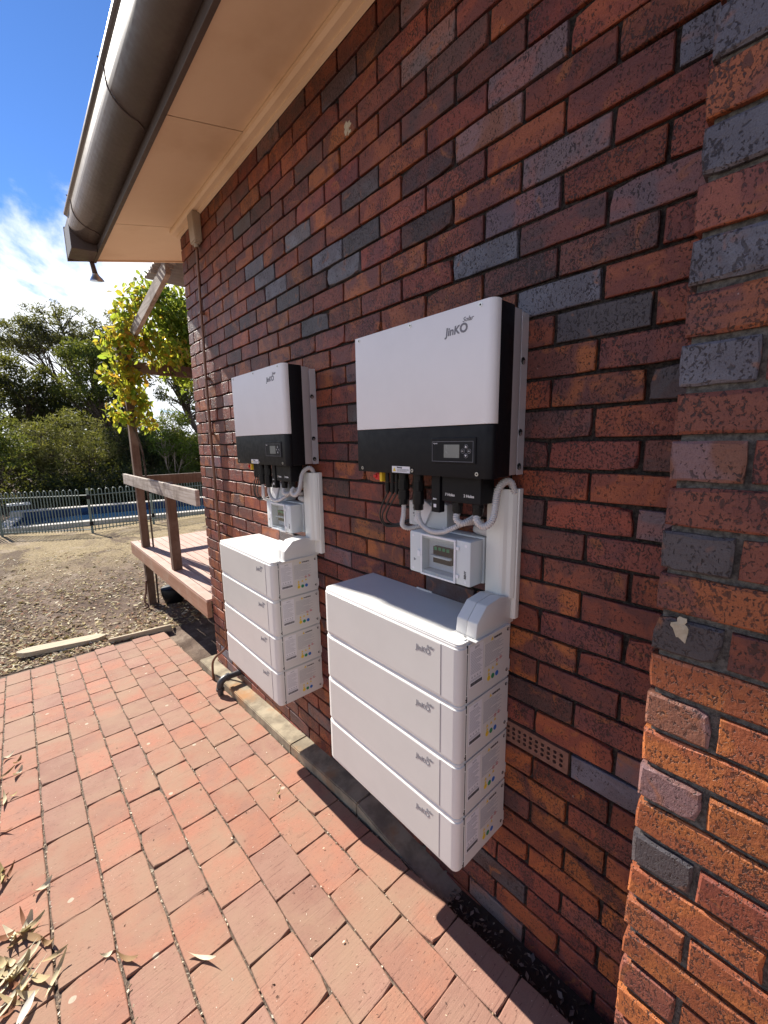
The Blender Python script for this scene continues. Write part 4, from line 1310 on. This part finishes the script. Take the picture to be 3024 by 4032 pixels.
special = [(.262, .938, 2, 3, 2.2, 1.0, 'single pale slender leaf lying alone on the paving near the bottom'),
           (.165, .937, 0, 2, 2.3, .9, 'curled brown leaf with a lifted tip near the bottom of the paving'),
           (.056, .868, 1, 3, .6, .9, 'pale leaf over the wide joint at the left of the paving'),
           (.362, .776, 3, 5, .4, .5, 'small yellow leaf alone in the middle of the paving'),
           (.140, .935, 3, 3, 2.4, .7, 'small white leaf beside the curled brown leaf'),
           (.070, .936, 0, 0, .2, .8, 'bent tan leaf pointing at the wide joint, bottom left')]
for u, v, k, ci, rz, sc, labl in special:
    x, y = ground_at(u, v); dry_leaf(k, ci, x, y, rz, sc, labl)
for i in range(46):
    u = abs(rng.normal(0, .020)); v = rng.uniform(.72, 1.0)
    if i > 36: u, v = rng.uniform(-.08, .0), rng.uniform(.7, 1.0)
    if 18 < i <= 36: u, v = abs(rng.normal(0, .035)), rng.uniform(.90, 1.02)
    x, y = ground_at(u, v)
    dry_leaf(int(rng.integers(4)), int(rng.integers(6)), x, y, rng.uniform(0, 6.3), rng.uniform(.6, 1.2), 'one of the dry leaves strewn along the left edge of the paving')
# a few large bark strips
for i, (u, v, rz, L, w) in enumerate(((.030, .945, .75, .17, .020), (.022, .975, .65, .22, .009), (.035, .990, 1.0, .09, .026), (.015, .955, .7, .20, .010))):
    x, y = ground_at(u, v); vs, fs = leaf_mesh(L, w, .05, .5, seed=10 + i)
    mb = MB().add(vs, fs, ca=(.55, .49, .34) if i != 2 else (.62, .58, .50))
    o = mk('bark_strip', mb, MAT['dry_leaf'], smooth=True); o.location = (x, y, zg(y) + .006 + .004 * i); o.rotation_euler = (0, 0, rz)
    tag(o, ['broad pale bark strip at the bottom left of the paving', 'long thin bark strip crossing the bottom left corner', 'wide papery bark flake at the bottom left corner', 'narrow bark strip beside the broad pale one'][i], 'bark')

# litter and grit: too many to count
def flakes(N, place, smin, smax, cols, lift=.004, asp=(.12, .5)):
    mb_v = np.zeros((N * 4, 3)); cols_o = np.zeros((N * 4, 3))
    for i in range(N):
        x, y, z = place()
        L = rng.uniform(smin, smax); W = L * rng.uniform(*asp); a = rng.uniform(0, 6.283)
        d = np.array([math.cos(a), math.sin(a), rng.normal(0, .25)]); e = np.array([-math.sin(a), math.cos(a), rng.normal(0, .35)])
        c = np.array([x, y, z + lift + L * .12])
        q = [c - d * L / 2, c + e * W / 2 + [0, 0, L * .05], c + d * L / 2, c - e * W / 2 + [0, 0, L * .05]]
        mb_v[i * 4:i * 4 + 4] = q
        cc = np.array(cols[int(rng.integers(len(cols)))]) * rng.uniform(.75, 1.2)
        cols_o[i * 4:i * 4 + 4] = cc
    mb = MB(); mb.v = [tuple(v) for v in mb_v]; mb.f = [(4 * i, 4 * i + 1, 4 * i + 2, 4 * i + 3) for i in range(N)]
    mb.at['ca'] = [tuple(c) for c in cols_o]
    return mb
def pl_soil():
    while True:
        y = 5.0 + rng.exponential(2.4); x = rng.uniform(-3.6, 1.6)
        if y > 12: continue
        if x > -.1 and y < 4.9: continue
        dens = (.25 if math.sin(x * 1.7 + y * 1.1) + math.sin(x * .8 - y * 2.1) < -.2 else .55) + .5 * math.exp(-((x + 1.5) ** 2) / .8) + .25 * (math.sin(x * 3 + y * 2) > .2)
        if rng.random() < dens: return x, y, ground_z(x, y)
tag(mk('leaf_litter', flakes(15000, pl_soil, .02, .085, LCOL + [(.20, .12, .08), (.34, .25, .17)]), MAT['dry_leaf']), 'dry leaf litter over the bare soil past the paving', 'leaf litter', kind='stuff')
def pl_grass():
    y = rng.uniform(7.0, 16); x = rng.uniform(-6, 5.5)
    return x, y, ground_z(x, y)
tag(mk('dry_grass', flakes(9000, pl_grass, .03, .075, [(.46, .36, .18), (.55, .45, .26), (.36, .28, .13), (.32, .30, .12)], asp=(.06, .14)), MAT['dry_leaf']), 'straw coloured dry grass on the yard before the pool fence', 'grass', kind='stuff')
def pl_joint():
    if rng.random() < .72:
        x = xl[int(rng.integers(5, min(11, len(xl))))] + rng.normal(0, .005)
    else: x = xl[int(rng.integers(0, 5))] + rng.normal(0, .004)
    y = rng.uniform(.3, 4.9)
    return x, y, zg(y) - .006
tag(mk('joint_litter', flakes(3600, pl_joint, .004, .016, [(.50, .40, .28), (.30, .2, .13), (.12, .08, .06), (.6, .52, .4)], .001, (.2, .7)), MAT['dry_leaf'], pav), kind='stuff')
def pl_strip():
    y = rng.uniform(-.3, 1.0); x = rng.uniform(-.11, -.01); return x, y, ground_z(x, y)
tag(mk('soil_strip_litter', flakes(420, pl_strip, .006, .028, [(.16, .11, .08), (.30, .23, .17), (.07, .05, .04)], .002, (.15, .6)), MAT['dry_leaf']), 'small dark debris in the soil strip at the foot of the wall', 'debris', kind='stuff')
def pl_spread():
    x = rng.uniform(-1.9, -.15); y = rng.uniform(.4, 4.9); return x, y, zg(y)
tag(mk('paving_crumbs', flakes(420, pl_spread, .004, .014, [(.55, .46, .32), (.20, .12, .09), (.65, .58, .46), (.10, .06, .05)], .001, (.15, .6)), MAT['dry_leaf']), 'tiny leaf crumbs scattered over the paving', 'debris', kind='stuff')

# ------------------------------------------------------------------ pool and fence
PA, PDIR = Vector((-1.45, 17.25)), Vector((.986, -.165))
PN = Vector((.165, .986))
PL, PW = 11.0, 2.2
pz = zg(18) + .05
def pp(u, v, z): q = PA + PDIR * u + PN * v; return (q.x, q.y, z)
def obox(mb, u0, u1, v0, v1, z0, z1):
    vs = [pp(u, v, z) for u in (u0, u1) for v in (v0, v1) for z in (z0, z1)]
    return mb.add(vs, [(0, 1, 3, 2), (4, 6, 7, 5), (0, 4, 5, 1), (2, 3, 7, 6), (0, 2, 6, 4), (1, 5, 7, 3)])
pool = tag(mk('pool_coping', obox(obox(obox(obox(MB(), -.35, PL + .3, -.35, 0, pz - .1, pz + .10), -.35, PL + .3, PW, PW + .4, pz - .1, pz + .30), -.35, 0, 0, PW, pz - .1, pz + .12), PL, PL + .3, 0, PW, pz - .1, pz + .12), MAT['coping']), kind='structure')
mb = MB(); obox(mb, 0, PL, PW - .03, PW - .001, pz - .02, pz + .262); obox(mb, .001, .03, 0, PW - .03, pz - .02, pz + .11)
mk('pool_lining', mb, MAT['pool_tile'], pool)
mb = MB(); mb.add([pp(0, 0, pz + .03), pp(PL, 0, pz + .03), pp(PL, PW - .03, pz + .03), pp(0, PW - .03, pz + .03)], [(0, 1, 2, 3)])
tag(mk('pool_water', mb, MAT['water']), kind='structure')
t = root('pool_bench', (-1.15, 21.6, zg(20)), 'white slab bench standing beyond the pool', 'bench')
mk('bench_top', MB().box(-1.5, -.8, 21.4, 21.8, zg(20) + .36, zg(20) + .44, bev=.01), MAT['bench_white'], t)
for x in (-1.4, -.95): mk('leg', MB().box(x, x + .08, 21.5, 21.7, zg(20) - .05, zg(20) + .359), MAT['pipe_black'], t)

FP = [Vector((-5.2, 19.6)), Vector((-1.62, 16.34)), Vector((.36, 14.50)), Vector((2.05, 14.85)), Vector((4.6, 15.3)), Vector((7.6, 15.8))]
FL = ['left pool fence panel of green hooped pickets, farthest from the house', 'green hooped pool fence panel left of the latch post', 'narrow green hooped pool gate behind the pergola post', 'green hooped pool fence panel seen through the deck railing', 'green hooped pool fence panel ending behind the house corner']
FH = 1.27
def hoop_geo(w, zb, zt, r):
    pts = [(0, 0, zb), (0, 0, zt)] + [(w / 2 - w / 2 * math.cos(a), 0, zt + w / 2 * math.sin(a)) for a in np.linspace(0, math.pi, 9)[1:-1]] + [(w, 0, zt), (w, 0, zb)]
    return MB().tube(pts, r, 6, caps=False)
hoop = None
HW, HS = .094, .188
for i, (a, b) in enumerate(zip(FP, FP[1:])):
    d = b - a; L = d.length; d.normalize(); ang = math.atan2(d.y, d.x)
    zb = zg(min(a.y, 17)); zb2 = zg(min(b.y, 17))
    t = root('pool_fence_panel' if i != 2 else 'pool_gate', (a.x, a.y, zb), FL[i], 'fence' if i != 2 else 'gate', 'pool fence panels' if i != 2 else None)
    slope = (zb2 - zb) / L
    for z in (.10, FH - .16):
        mk('rail', MB().tube([(a.x, a.y, zb + z), (b.x, b.y, zb2 + z)], .016, 6), MAT['fence'], t)
    for end, zq in ((a, zb), (b, zb2)):
        if end is b and i != 4: continue
        mk('fence_post', MB().box(end.x - .03, end.x + .03, end.y - .03, end.y + .03, zq - .1, zq + FH + .02, bev=.004), MAT['fence'], t)
        if i in (2, 3): mk('hinge', MB().box(end.x - .045, end.x + .045, end.y - .045, end.y - .031, zq + .22, zq + .34), MAT['black_plastic'], t)
        if i in (2, 3): mk('hinge', MB().box(end.x - .045, end.x + .045, end.y - .045, end.y - .031, zq + 1.0, zq + 1.12), MAT['black_plastic'], t)
    n = int((L - .12) / HS)
    for k in range(n):
        u = .08 + k * HS
        if hoop is None:
            hoop = mk('picket_hoop', hoop_geo(HW, .05, FH - .04, .0125), MAT['fence'], smooth=True); hoop.parent = t; o = hoop
        else:
            o = hoop.copy(); COL.objects.link(o); o.parent = t
        o.location = (d.x * u, d.y * u, slope * u); o.rotation_euler = (0, 0, ang)

# ------------------------------------------------------------------ trees
def leaf_cloud(centres, per, spread, size, cols, asp=.32, droop=.0, clump_tint=True):
    N = len(centres) * per
    C = np.repeat(np.array(centres), per, axis=0)
    off = rng.normal(0, 1, (N, 3)); off /= np.maximum(np.linalg.norm(off, axis=1, keepdims=True), 1e-6)
    rad = spread * rng.random((N, 1)) ** .45
    P = C + off * rad * np.array([1, 1, .72])
    d = rng.normal(0, 1, (N, 3)); d[:, 2] -= droop; d /= np.linalg.norm(d, axis=1, keepdims=True)
    e = np.cross(d, rng.normal(0, 1, (N, 3))); e /= np.maximum(np.linalg.norm(e, axis=1, keepdims=True), 1e-6)
    L = size * rng.uniform(.6, 1.35, (N, 1)); W = L * asp
    V = np.stack([P - d * L / 2, P + e * W / 2, P + d * L / 2, P - e * W / 2], 1).reshape(-1, 3)
    tint = np.repeat(rng.uniform(.75, 1.25, len(centres)), per)  # each clump gets its own random tint
    ci = rng.integers(len(cols), size=len(centres)); ci = np.repeat(ci, per)
    swap = rng.random(N) < .25; ci[swap] = rng.integers(len(cols), size=int(swap.sum()))
    col = np.array(cols)[ci] * tint[:, None] * rng.uniform(.85, 1.15, (N, 1))
    mb = MB(); mb.v = [tuple(v) for v in V]; mb.f = [(4 * i, 4 * i + 1, 4 * i + 2, 4 * i + 3) for i in range(N)]
    mb.at['ca'] = [tuple(c) for c in np.repeat(col, 4, axis=0)]
    return mb

def tree(name, label, base, lobes, cols, nclump, per, spread, size, trunk_r, fork=.45, bark='bark', asp=.3, cat='tree', group='trees beyond the pool', droop=.3, multi=1):
    x, y = base; z = zg(y)
    t = root(name, (x, y, z), label, cat, group)
    lobes = [(Vector(c), Vector(r)) for c, r in lobes]
    vol = np.array([r.x * r.y * r.z for c, r in lobes]) ** .8; vol /= vol.sum()
    cl = []; par = []
    for k in range(nclump):
        li = int(rng.choice(len(lobes), p=vol)); c, r = lobes[li]
        v = rng.normal(0, 1, 3); v /= np.linalg.norm(v); s = rng.random() ** .33
        if rng.random() < .6: s = rng.uniform(.75, 1.03)
        cl.append((c.x + v[0] * r.x * s, c.y + v[1] * r.y * s, c.z + v[2] * r.z * s)); par.append(li)
    mk('crown', leaf_cloud(cl, per, spread, size, cols, asp, droop), MAT['leaf'], t)
    mb = MB()
    low = min(c.z - r.z * .6 for c, r in lobes)
    fz = z + (low - z) * fork + .3
    for q in range(multi):
        bx, by = x + rng.normal(0, .12) * (multi > 1), y + rng.normal(0, .12) * (multi > 1)
        f = Vector((x + rng.normal(0, .15 + .3 * (multi > 1)), y + rng.normal(0, .15), fz))
        mb.tube(smooth_path([(bx, by, z - .2), (bx + (f.x - bx) * .4 + rng.normal(0, .06), by + (f.y - by) * .5, z + (fz - z) * .5), f], .25), [trunk_r * (1.25 - .5 * i / 60) for i in range(len(smooth_path([(bx, by, z - .2), (bx + (f.x - bx) * .4, by, z + (fz - z) * .5), f], .25)) + 3)][:len(smooth_path([(bx, by, z - .2), (bx + (f.x - bx) * .4, by, z + (fz - z) * .5), f], .25))] if False else trunk_r, 8)
        for li, (c, r) in enumerate(lobes):
            if multi > 1 and li % multi != q: continue
            m1 = f.lerp(c, .5) + Vector((rng.normal(0, .2), rng.normal(0, .2), -.15 * (c - f).length))
            P = smooth_path([f, m1, c], .2)
            mb.tube(P, [trunk_r * (.75 - .5 * i / max(1, len(P) - 1)) for i in range(len(P))], 7)
            mine = [cl[i] for i in range(nclump) if par[i] == li]
            for tgt in mine[:min(len(mine), 26)]:
                st = P[int(rng.integers(len(P) // 3, len(P)))]
                tv = Vector(tgt); mid = st.lerp(tv, .55) + Vector((rng.normal(0, .12), rng.normal(0, .12), rng.normal(0, .12)))
                Q = [st, mid, tv]
                mb.tube(Q, [trunk_r * .24, trunk_r * .15, trunk_r * .06], 5)
    mk('trunk', mb, MAT[bark], t, smooth=True)
    return t
def at(dirx, r, top=0): return (CAM_POS.x + dirx * r, r)
DK = [(.030, .048, .022), (.045, .062, .030), (.060, .075, .042), (.038, .050, .034)]
MG = [(.060, .100, .022), (.080, .125, .030), (.095, .125, .040), (.050, .080, .022)]
OL = [(.105, .115, .035), (.135, .135, .048), (.085, .095, .032), (.155, .140, .060)]
GB = [(.070, .120, .018), (.095, .150, .022), (.055, .090, .020)]
GY = [(.075, .085, .055), (.055, .068, .042), (.095, .100, .068)]
DK, MG, OL, GB, GY = ([tuple(c * f for c in q) for q in P] for P, f in ((DK, .62), (MG, .8), (OL, 1.05), (GB, 1.0), (GY, .65)))
x, y = at(.085, 40)
tree('umbrella_tree', 'tall umbrella-shaped tree with flat grey-green crown rising above the others', (x + 2.2, y),
     [((x - 1.6, y, 7.6), (2.3, 2, 1.1)), ((x + .6, y, 8.8), (2.6, 2, 1.3)), ((x + 2.6, y, 8.0), (1.9, 2, 1.0)), ((x + .3, y + 1, 7.4), (3.0, 2, .6))], GY, 230, 55, .5, .26, .20, .55, asp=.26)
x, y = at(.005, 33)
tree('dark_eucalypt', 'dense dark tree at the far left edge', (x + .3, y), [((x - .8, y, 4.4), (1.8, 1.6, 1.2)), ((x + 1.2, y, 3.3), (1.7, 1.5, 1.2)), ((x - .6, y, 2.2), (2.2, 1.6, 1.2)), ((x + 2.0, y, 1.6), (1.4, 1.3, .9))], DK, 240, 55, .5, .24, .17, .3)
x, y = at(.15, 31)
tree('feathery_tree', 'mid green feathery tree left of the vine', (x + .5, y), [((x - .5, y, 5.0), (1.5, 1.4, 1.0)), ((x + .9, y, 4.7), (1.4, 1.3, 1.1)), ((x - .9, y, 3.3), (1.3, 1.2, .9)), ((x + .9, y, 3.2), (1.3, 1.2, .9))], MG, 210, 52, .45, .22, .16, .3, multi=2)
x, y = at(.11, 35)
tree('dark_wattle', 'dark spreading tree in the gap behind the feathery tree', (x, y), [((x - 1.6, y, 2.9), (2.0, 1.6, 1.2)), ((x + 1.4, y, 2.3), (2.4, 1.6, 1.3)), ((x, y, .8), (3.0, 1.6, 1.2)), ((x + 3, y, 1.0), (1.8, 1.5, 1.3))], DK, 230, 52, .5, .24, .18, .2, multi=3)
x, y = at(.075, 24.5)
tree('olive_shrub', 'large pale olive shrub spreading behind the left pool fence', (x, y), [((x - .8, y, .35), (1.0, .9, .8)), ((x + .5, y, .75), (1.1, 1, .8)), ((x + 1.3, y, -.1), (.9, .9, .9)), ((x - .3, y, -.8), (1.6, 1, .9)), ((x - 1.3, y, -.6), (.8, .8, .7))], OL, 260, 48, .34, .15, .06, .1, asp=.22, cat='shrub', group='shrubs beyond the pool', multi=4)
x, y = at(-.035, 22.5)
tree('leafy_shrub', 'bright green leafy shrub at the left edge of the photo', (x, y), [((x, y, .5), (1.1, 1, 1.0)), ((x + .7, y, -.5), (.9, .9, .9)), ((x - 1, y, -.3), (1, 1, 1.2))], MG, 150, 48, .34, .16, .06, .1, cat='shrub', group='shrubs beyond the pool', multi=3)
x, y = at(.30, 28)
tree('forked_tree', 'dark forked tree with bare limbs showing behind the vine', (x + .8, y), [((x - .6, y, 4.6), (1.8, 1.5, 1.3)), ((x + 1.2, y, 5.2), (1.8, 1.5, 1.2)), ((x + .2, y, 3.2), (1.9, 1.4, .8)), ((x + 2.2, y, 3.6), (1.5, 1.4, 1.1))], MG + DK, 150, 48, .45, .22, .21, .5)
x, y = at(.265, 23.5)
tree('yellow_green_sapling', 'light yellow-green sapling between pergola post and house corner', (x, y), [((x + .3, y, .9), (.8, .8, .9)), ((x - .3, y, .0), (.7, .7, .7)), ((x + .7, y, -.3), (.7, .7, .9))], GB, 130, 42, .34, .15, .05, .3, bark='bark_pale', multi=2)
x, y = at(.205, 25)
tree('dusky_shrub', 'dusky brown-green shrub right behind the pool gate', (x, y), [((x - .6, y, -.4), (1.1, .9, 1.1)), ((x + .7, y, -.3), (1.1, .9, 1.1)), ((x + .1, y, -1.2), (1.8, 1, .9))], DK + [(.09, .075, .045)], 190, 48, .36, .16, .07, .1, cat='shrub', group='shrubs beyond the pool', multi=3)
x, y = at(.295, 26.5)
tree('dark_shrub', 'dark shrub low behind the deck railing', (x, y), [((x, y, -.9), (1.4, 1, 1.0)), ((x + 1.4, y, -.5), (1.2, 1, 1.2)), ((x - 1, y, -1.4), (1, 1, .8))], DK + MG[:1], 150, 48, .36, .16, .07, .1, cat='shrub', group='shrubs beyond the pool', multi=3)  # mostly the dark leaf palette, with one mid green mixed in
x, y = at(.195, 39)
tree('grey_eucalypt', 'small grey crown poking up between the umbrella tree and the vine', (x, y), [((x + .2, y, 9.0), (1.2, 1.2, 1.3)), ((x - .7, y, 7.2), (1.1, 1.1, 1.0)), ((x + .8, y, 7.0), (1.2, 1.2, .9))], GY, 110, 48, .45, .24, .15, .6)
x, y = at(.36, 30)
tree('corner_tree', 'green tree mostly hidden by the house corner', (x, y), [((x, y, 4.4), (2.0, 1.6, 1.5)), ((x + 1.5, y, 2.6), (1.8, 1.5, 1.5)), ((x - .8, y, 2.2), (1.5, 1.4, 1.3))], MG, 150, 45, .5, .24, .18, .35)
x, y = at(-.13, 30)
tree('side_tree', 'dark tree left of the leafy shrub, at the picture edge', (x, y), [((x, y, 4.0), (2.0, 1.6, 1.6)), ((x - 1.6, y, 2.6), (1.8, 1.5, 1.6)), ((x + 1.2, y, 1.6), (1.6, 1.4, 1.3))], DK, 150, 45, .5, .24, .18, .3)

for i, (dx, r, hh, pal, lb) in enumerate(((-.01, 25.5, .2, DK, 'low dark shrub under the far left tree'), (.035, 27, .9, DK + OL, 'dull green shrub between the left tree and the olive shrub'), (.15, 26.5, .9, DK + MG, 'dark bushy shrub right of the olive shrub'), (.175, 23.2, -.7, DK, 'low dark shrub close behind the pool gate'), (.245, 27.5, 1.4, DK + OL, 'tall dark shrub framed by the pergola post and vine'), (.33, 24, .2, MG, 'green shrub at the house corner beyond the deck'), (.055, 22.6, -1.2, DK, 'low scrub in front of the olive shrub'), (.13, 23.0, -1.3, DK, 'low scrub in front of the dark bushy shrub'), (-.10, 26, .6, DK + MG, 'scrubby shrub outside the left picture edge'), (.235, 22.6, -1.4, DK, 'low scrub seen between pergola post and deck rail'))):
    x, y = at(dx, r)
    zt = hh
    tree('scrub', lb, (x, y), [((x - .9, y, (zt - 2.7) / 2), (1.2, .9, (zt + 2.7) / 2.3)), ((x + .8, y, (zt - 2.9) / 2), (1.2, .9, (zt + 2.5) / 2.3)), ((x, y, zt - .9), (1.1, .9, .9))], pal, 120, 42, .38, .17, .05, .1, cat='shrub', group='shrubs beyond the pool', multi=3)
# far woodland: one mass behind everything
cl = []
for i in range(900):
    xx = rng.uniform(-60, 60); yy = 52 + rng.uniform(-4, 6) + abs(xx) * .05
    h = 2.2 + 2.0 * math.sin(xx * .35) + 1.2 * math.sin(xx * .9 + 1)
    cl.append((xx, yy, rng.uniform(-2.4, max(0.2, h))))
tag(mk('far_woodland', leaf_cloud(cl, 24, 1.3, .8, DK + MG, .5), MAT['leaf']), 'low dark woodland closing the view behind the garden trees', 'woodland', kind='stuff')

# ------------------------------------------------------------------ vine on the pergola
def vine():
    t = root('climbing_vine', (.05, 6.1, zg(6.1)), 'yellow-green climbing vine wound over the pergola post and beam', 'vine')
    lob = [((.24, 6.05, 1.62), .20), ((.12, 6.0, 1.40), .18), ((.05, 5.95, 1.18), .19), ((-.14, 6.05, 1.10), .13), ((.28, 5.9, 1.10), .20), ((.44, 5.9, 1.05), .20), ((-.05, 6.0, .84), .14), ((-.16, 6.05, .70), .10),
           ((-.02, 6.0, .55), .13), ((.12, 6.0, .50), .11), ((-.16, 6.02, .27), .11), ((-.06, 6.0, .20), .08), ((.17, 6.0, .22), .09), ((.24, 5.98, .12), .06), ((.62, 6.2, 1.10), .22), ((.1, 6.0, .72), .12), ((.15, 6.0, .36), .09)]
    lob2 = [((.62, 6.3, 1.62), .26), ((.72, 6.4, 1.30), .28), ((.85, 6.5, 1.80), .28), ((.95, 6.5, 1.45), .30), ((.45, 6.2, 1.80), .18), ((.8, 6.4, .95), .25), ((1.1, 6.5, 1.1), .3)]
    def leaves(lobes, n, cols):
        mb = MB()
        w = np.array([r ** 1.7 for c, r in lobes]); w /= w.sum()
        for i in range(n):
            c, r = lobes[int(rng.choice(len(lobes), p=w))]
            v = rng.normal(0, 1, 3); v /= np.linalg.norm(v)
            p = Vector(c) + Vector(v) * r * (1.35 * rng.random() ** .55)
            d = Vector(rng.normal(0, 1, 3)); d.z -= 1.1; d.normalize()
            e = d.cross(Vector(rng.normal(0, 1, 3))).normalized(); nn = d.cross(e)
            L = rng.uniform(.06, .115); W = L * rng.uniform(.45, .65)
            pts = [(0, 0, 0), (.25, .75, .10), (.6, .95, .14), (1, 0, .0), (.6, -.95, .14), (.25, -.75, .10)]
            vs = [p + d * (a * L) + e * (b * W / 2) + nn * (h * L) for a, b, h in pts]
            cc = cols[int(rng.integers(len(cols)))]
            cc = tuple(float(q * rng.uniform(.8, 1.2)) for q in cc)
            mb.add(vs, [(0, 1, 2, 3), (0, 3, 4, 5)], ca=cc)
        return mb
    Y = [(.40, .36, .03), (.30, .34, .04), (.20, .28, .035), (.46, .33, .04), (.14, .22, .03), (.42, .22, .04), (.24, .32, .04)]
    Gc = [(.09, .16, .025), (.14, .22, .03), (.20, .27, .04), (.07, .12, .022)]
    mk('yellow_foliage', leaves(lob, 1500, Y), MAT['vine_leaf'], t)
    mk('green_foliage', leaves(lob2, 2600, Gc), MAT['vine_leaf'], t)
    mb = MB()
    mb.tube(smooth_path([(.11, 6.1, zg(6.1) + .0), (.12, 6.08, -1.2), (.115, 6.1, -.2), (-.02, 6.07, .3), (.0, 6.1, .7), (.11, 6.07, 1.1), (.3, 6.05, 1.5)], .05), .011, 6)
    for c, r in lob + lob2:
        st = Vector((.1, 6.08, max(.2, min(1.3, c[2] - .15))))
        mb.tube([st, st.lerp(Vector(c), .5) + Vector((0, 0, .06)), Vector(c)], [.006, .005, .003], 5)
    mk('stem', mb, MAT['bark'], t, smooth=True)
vine()
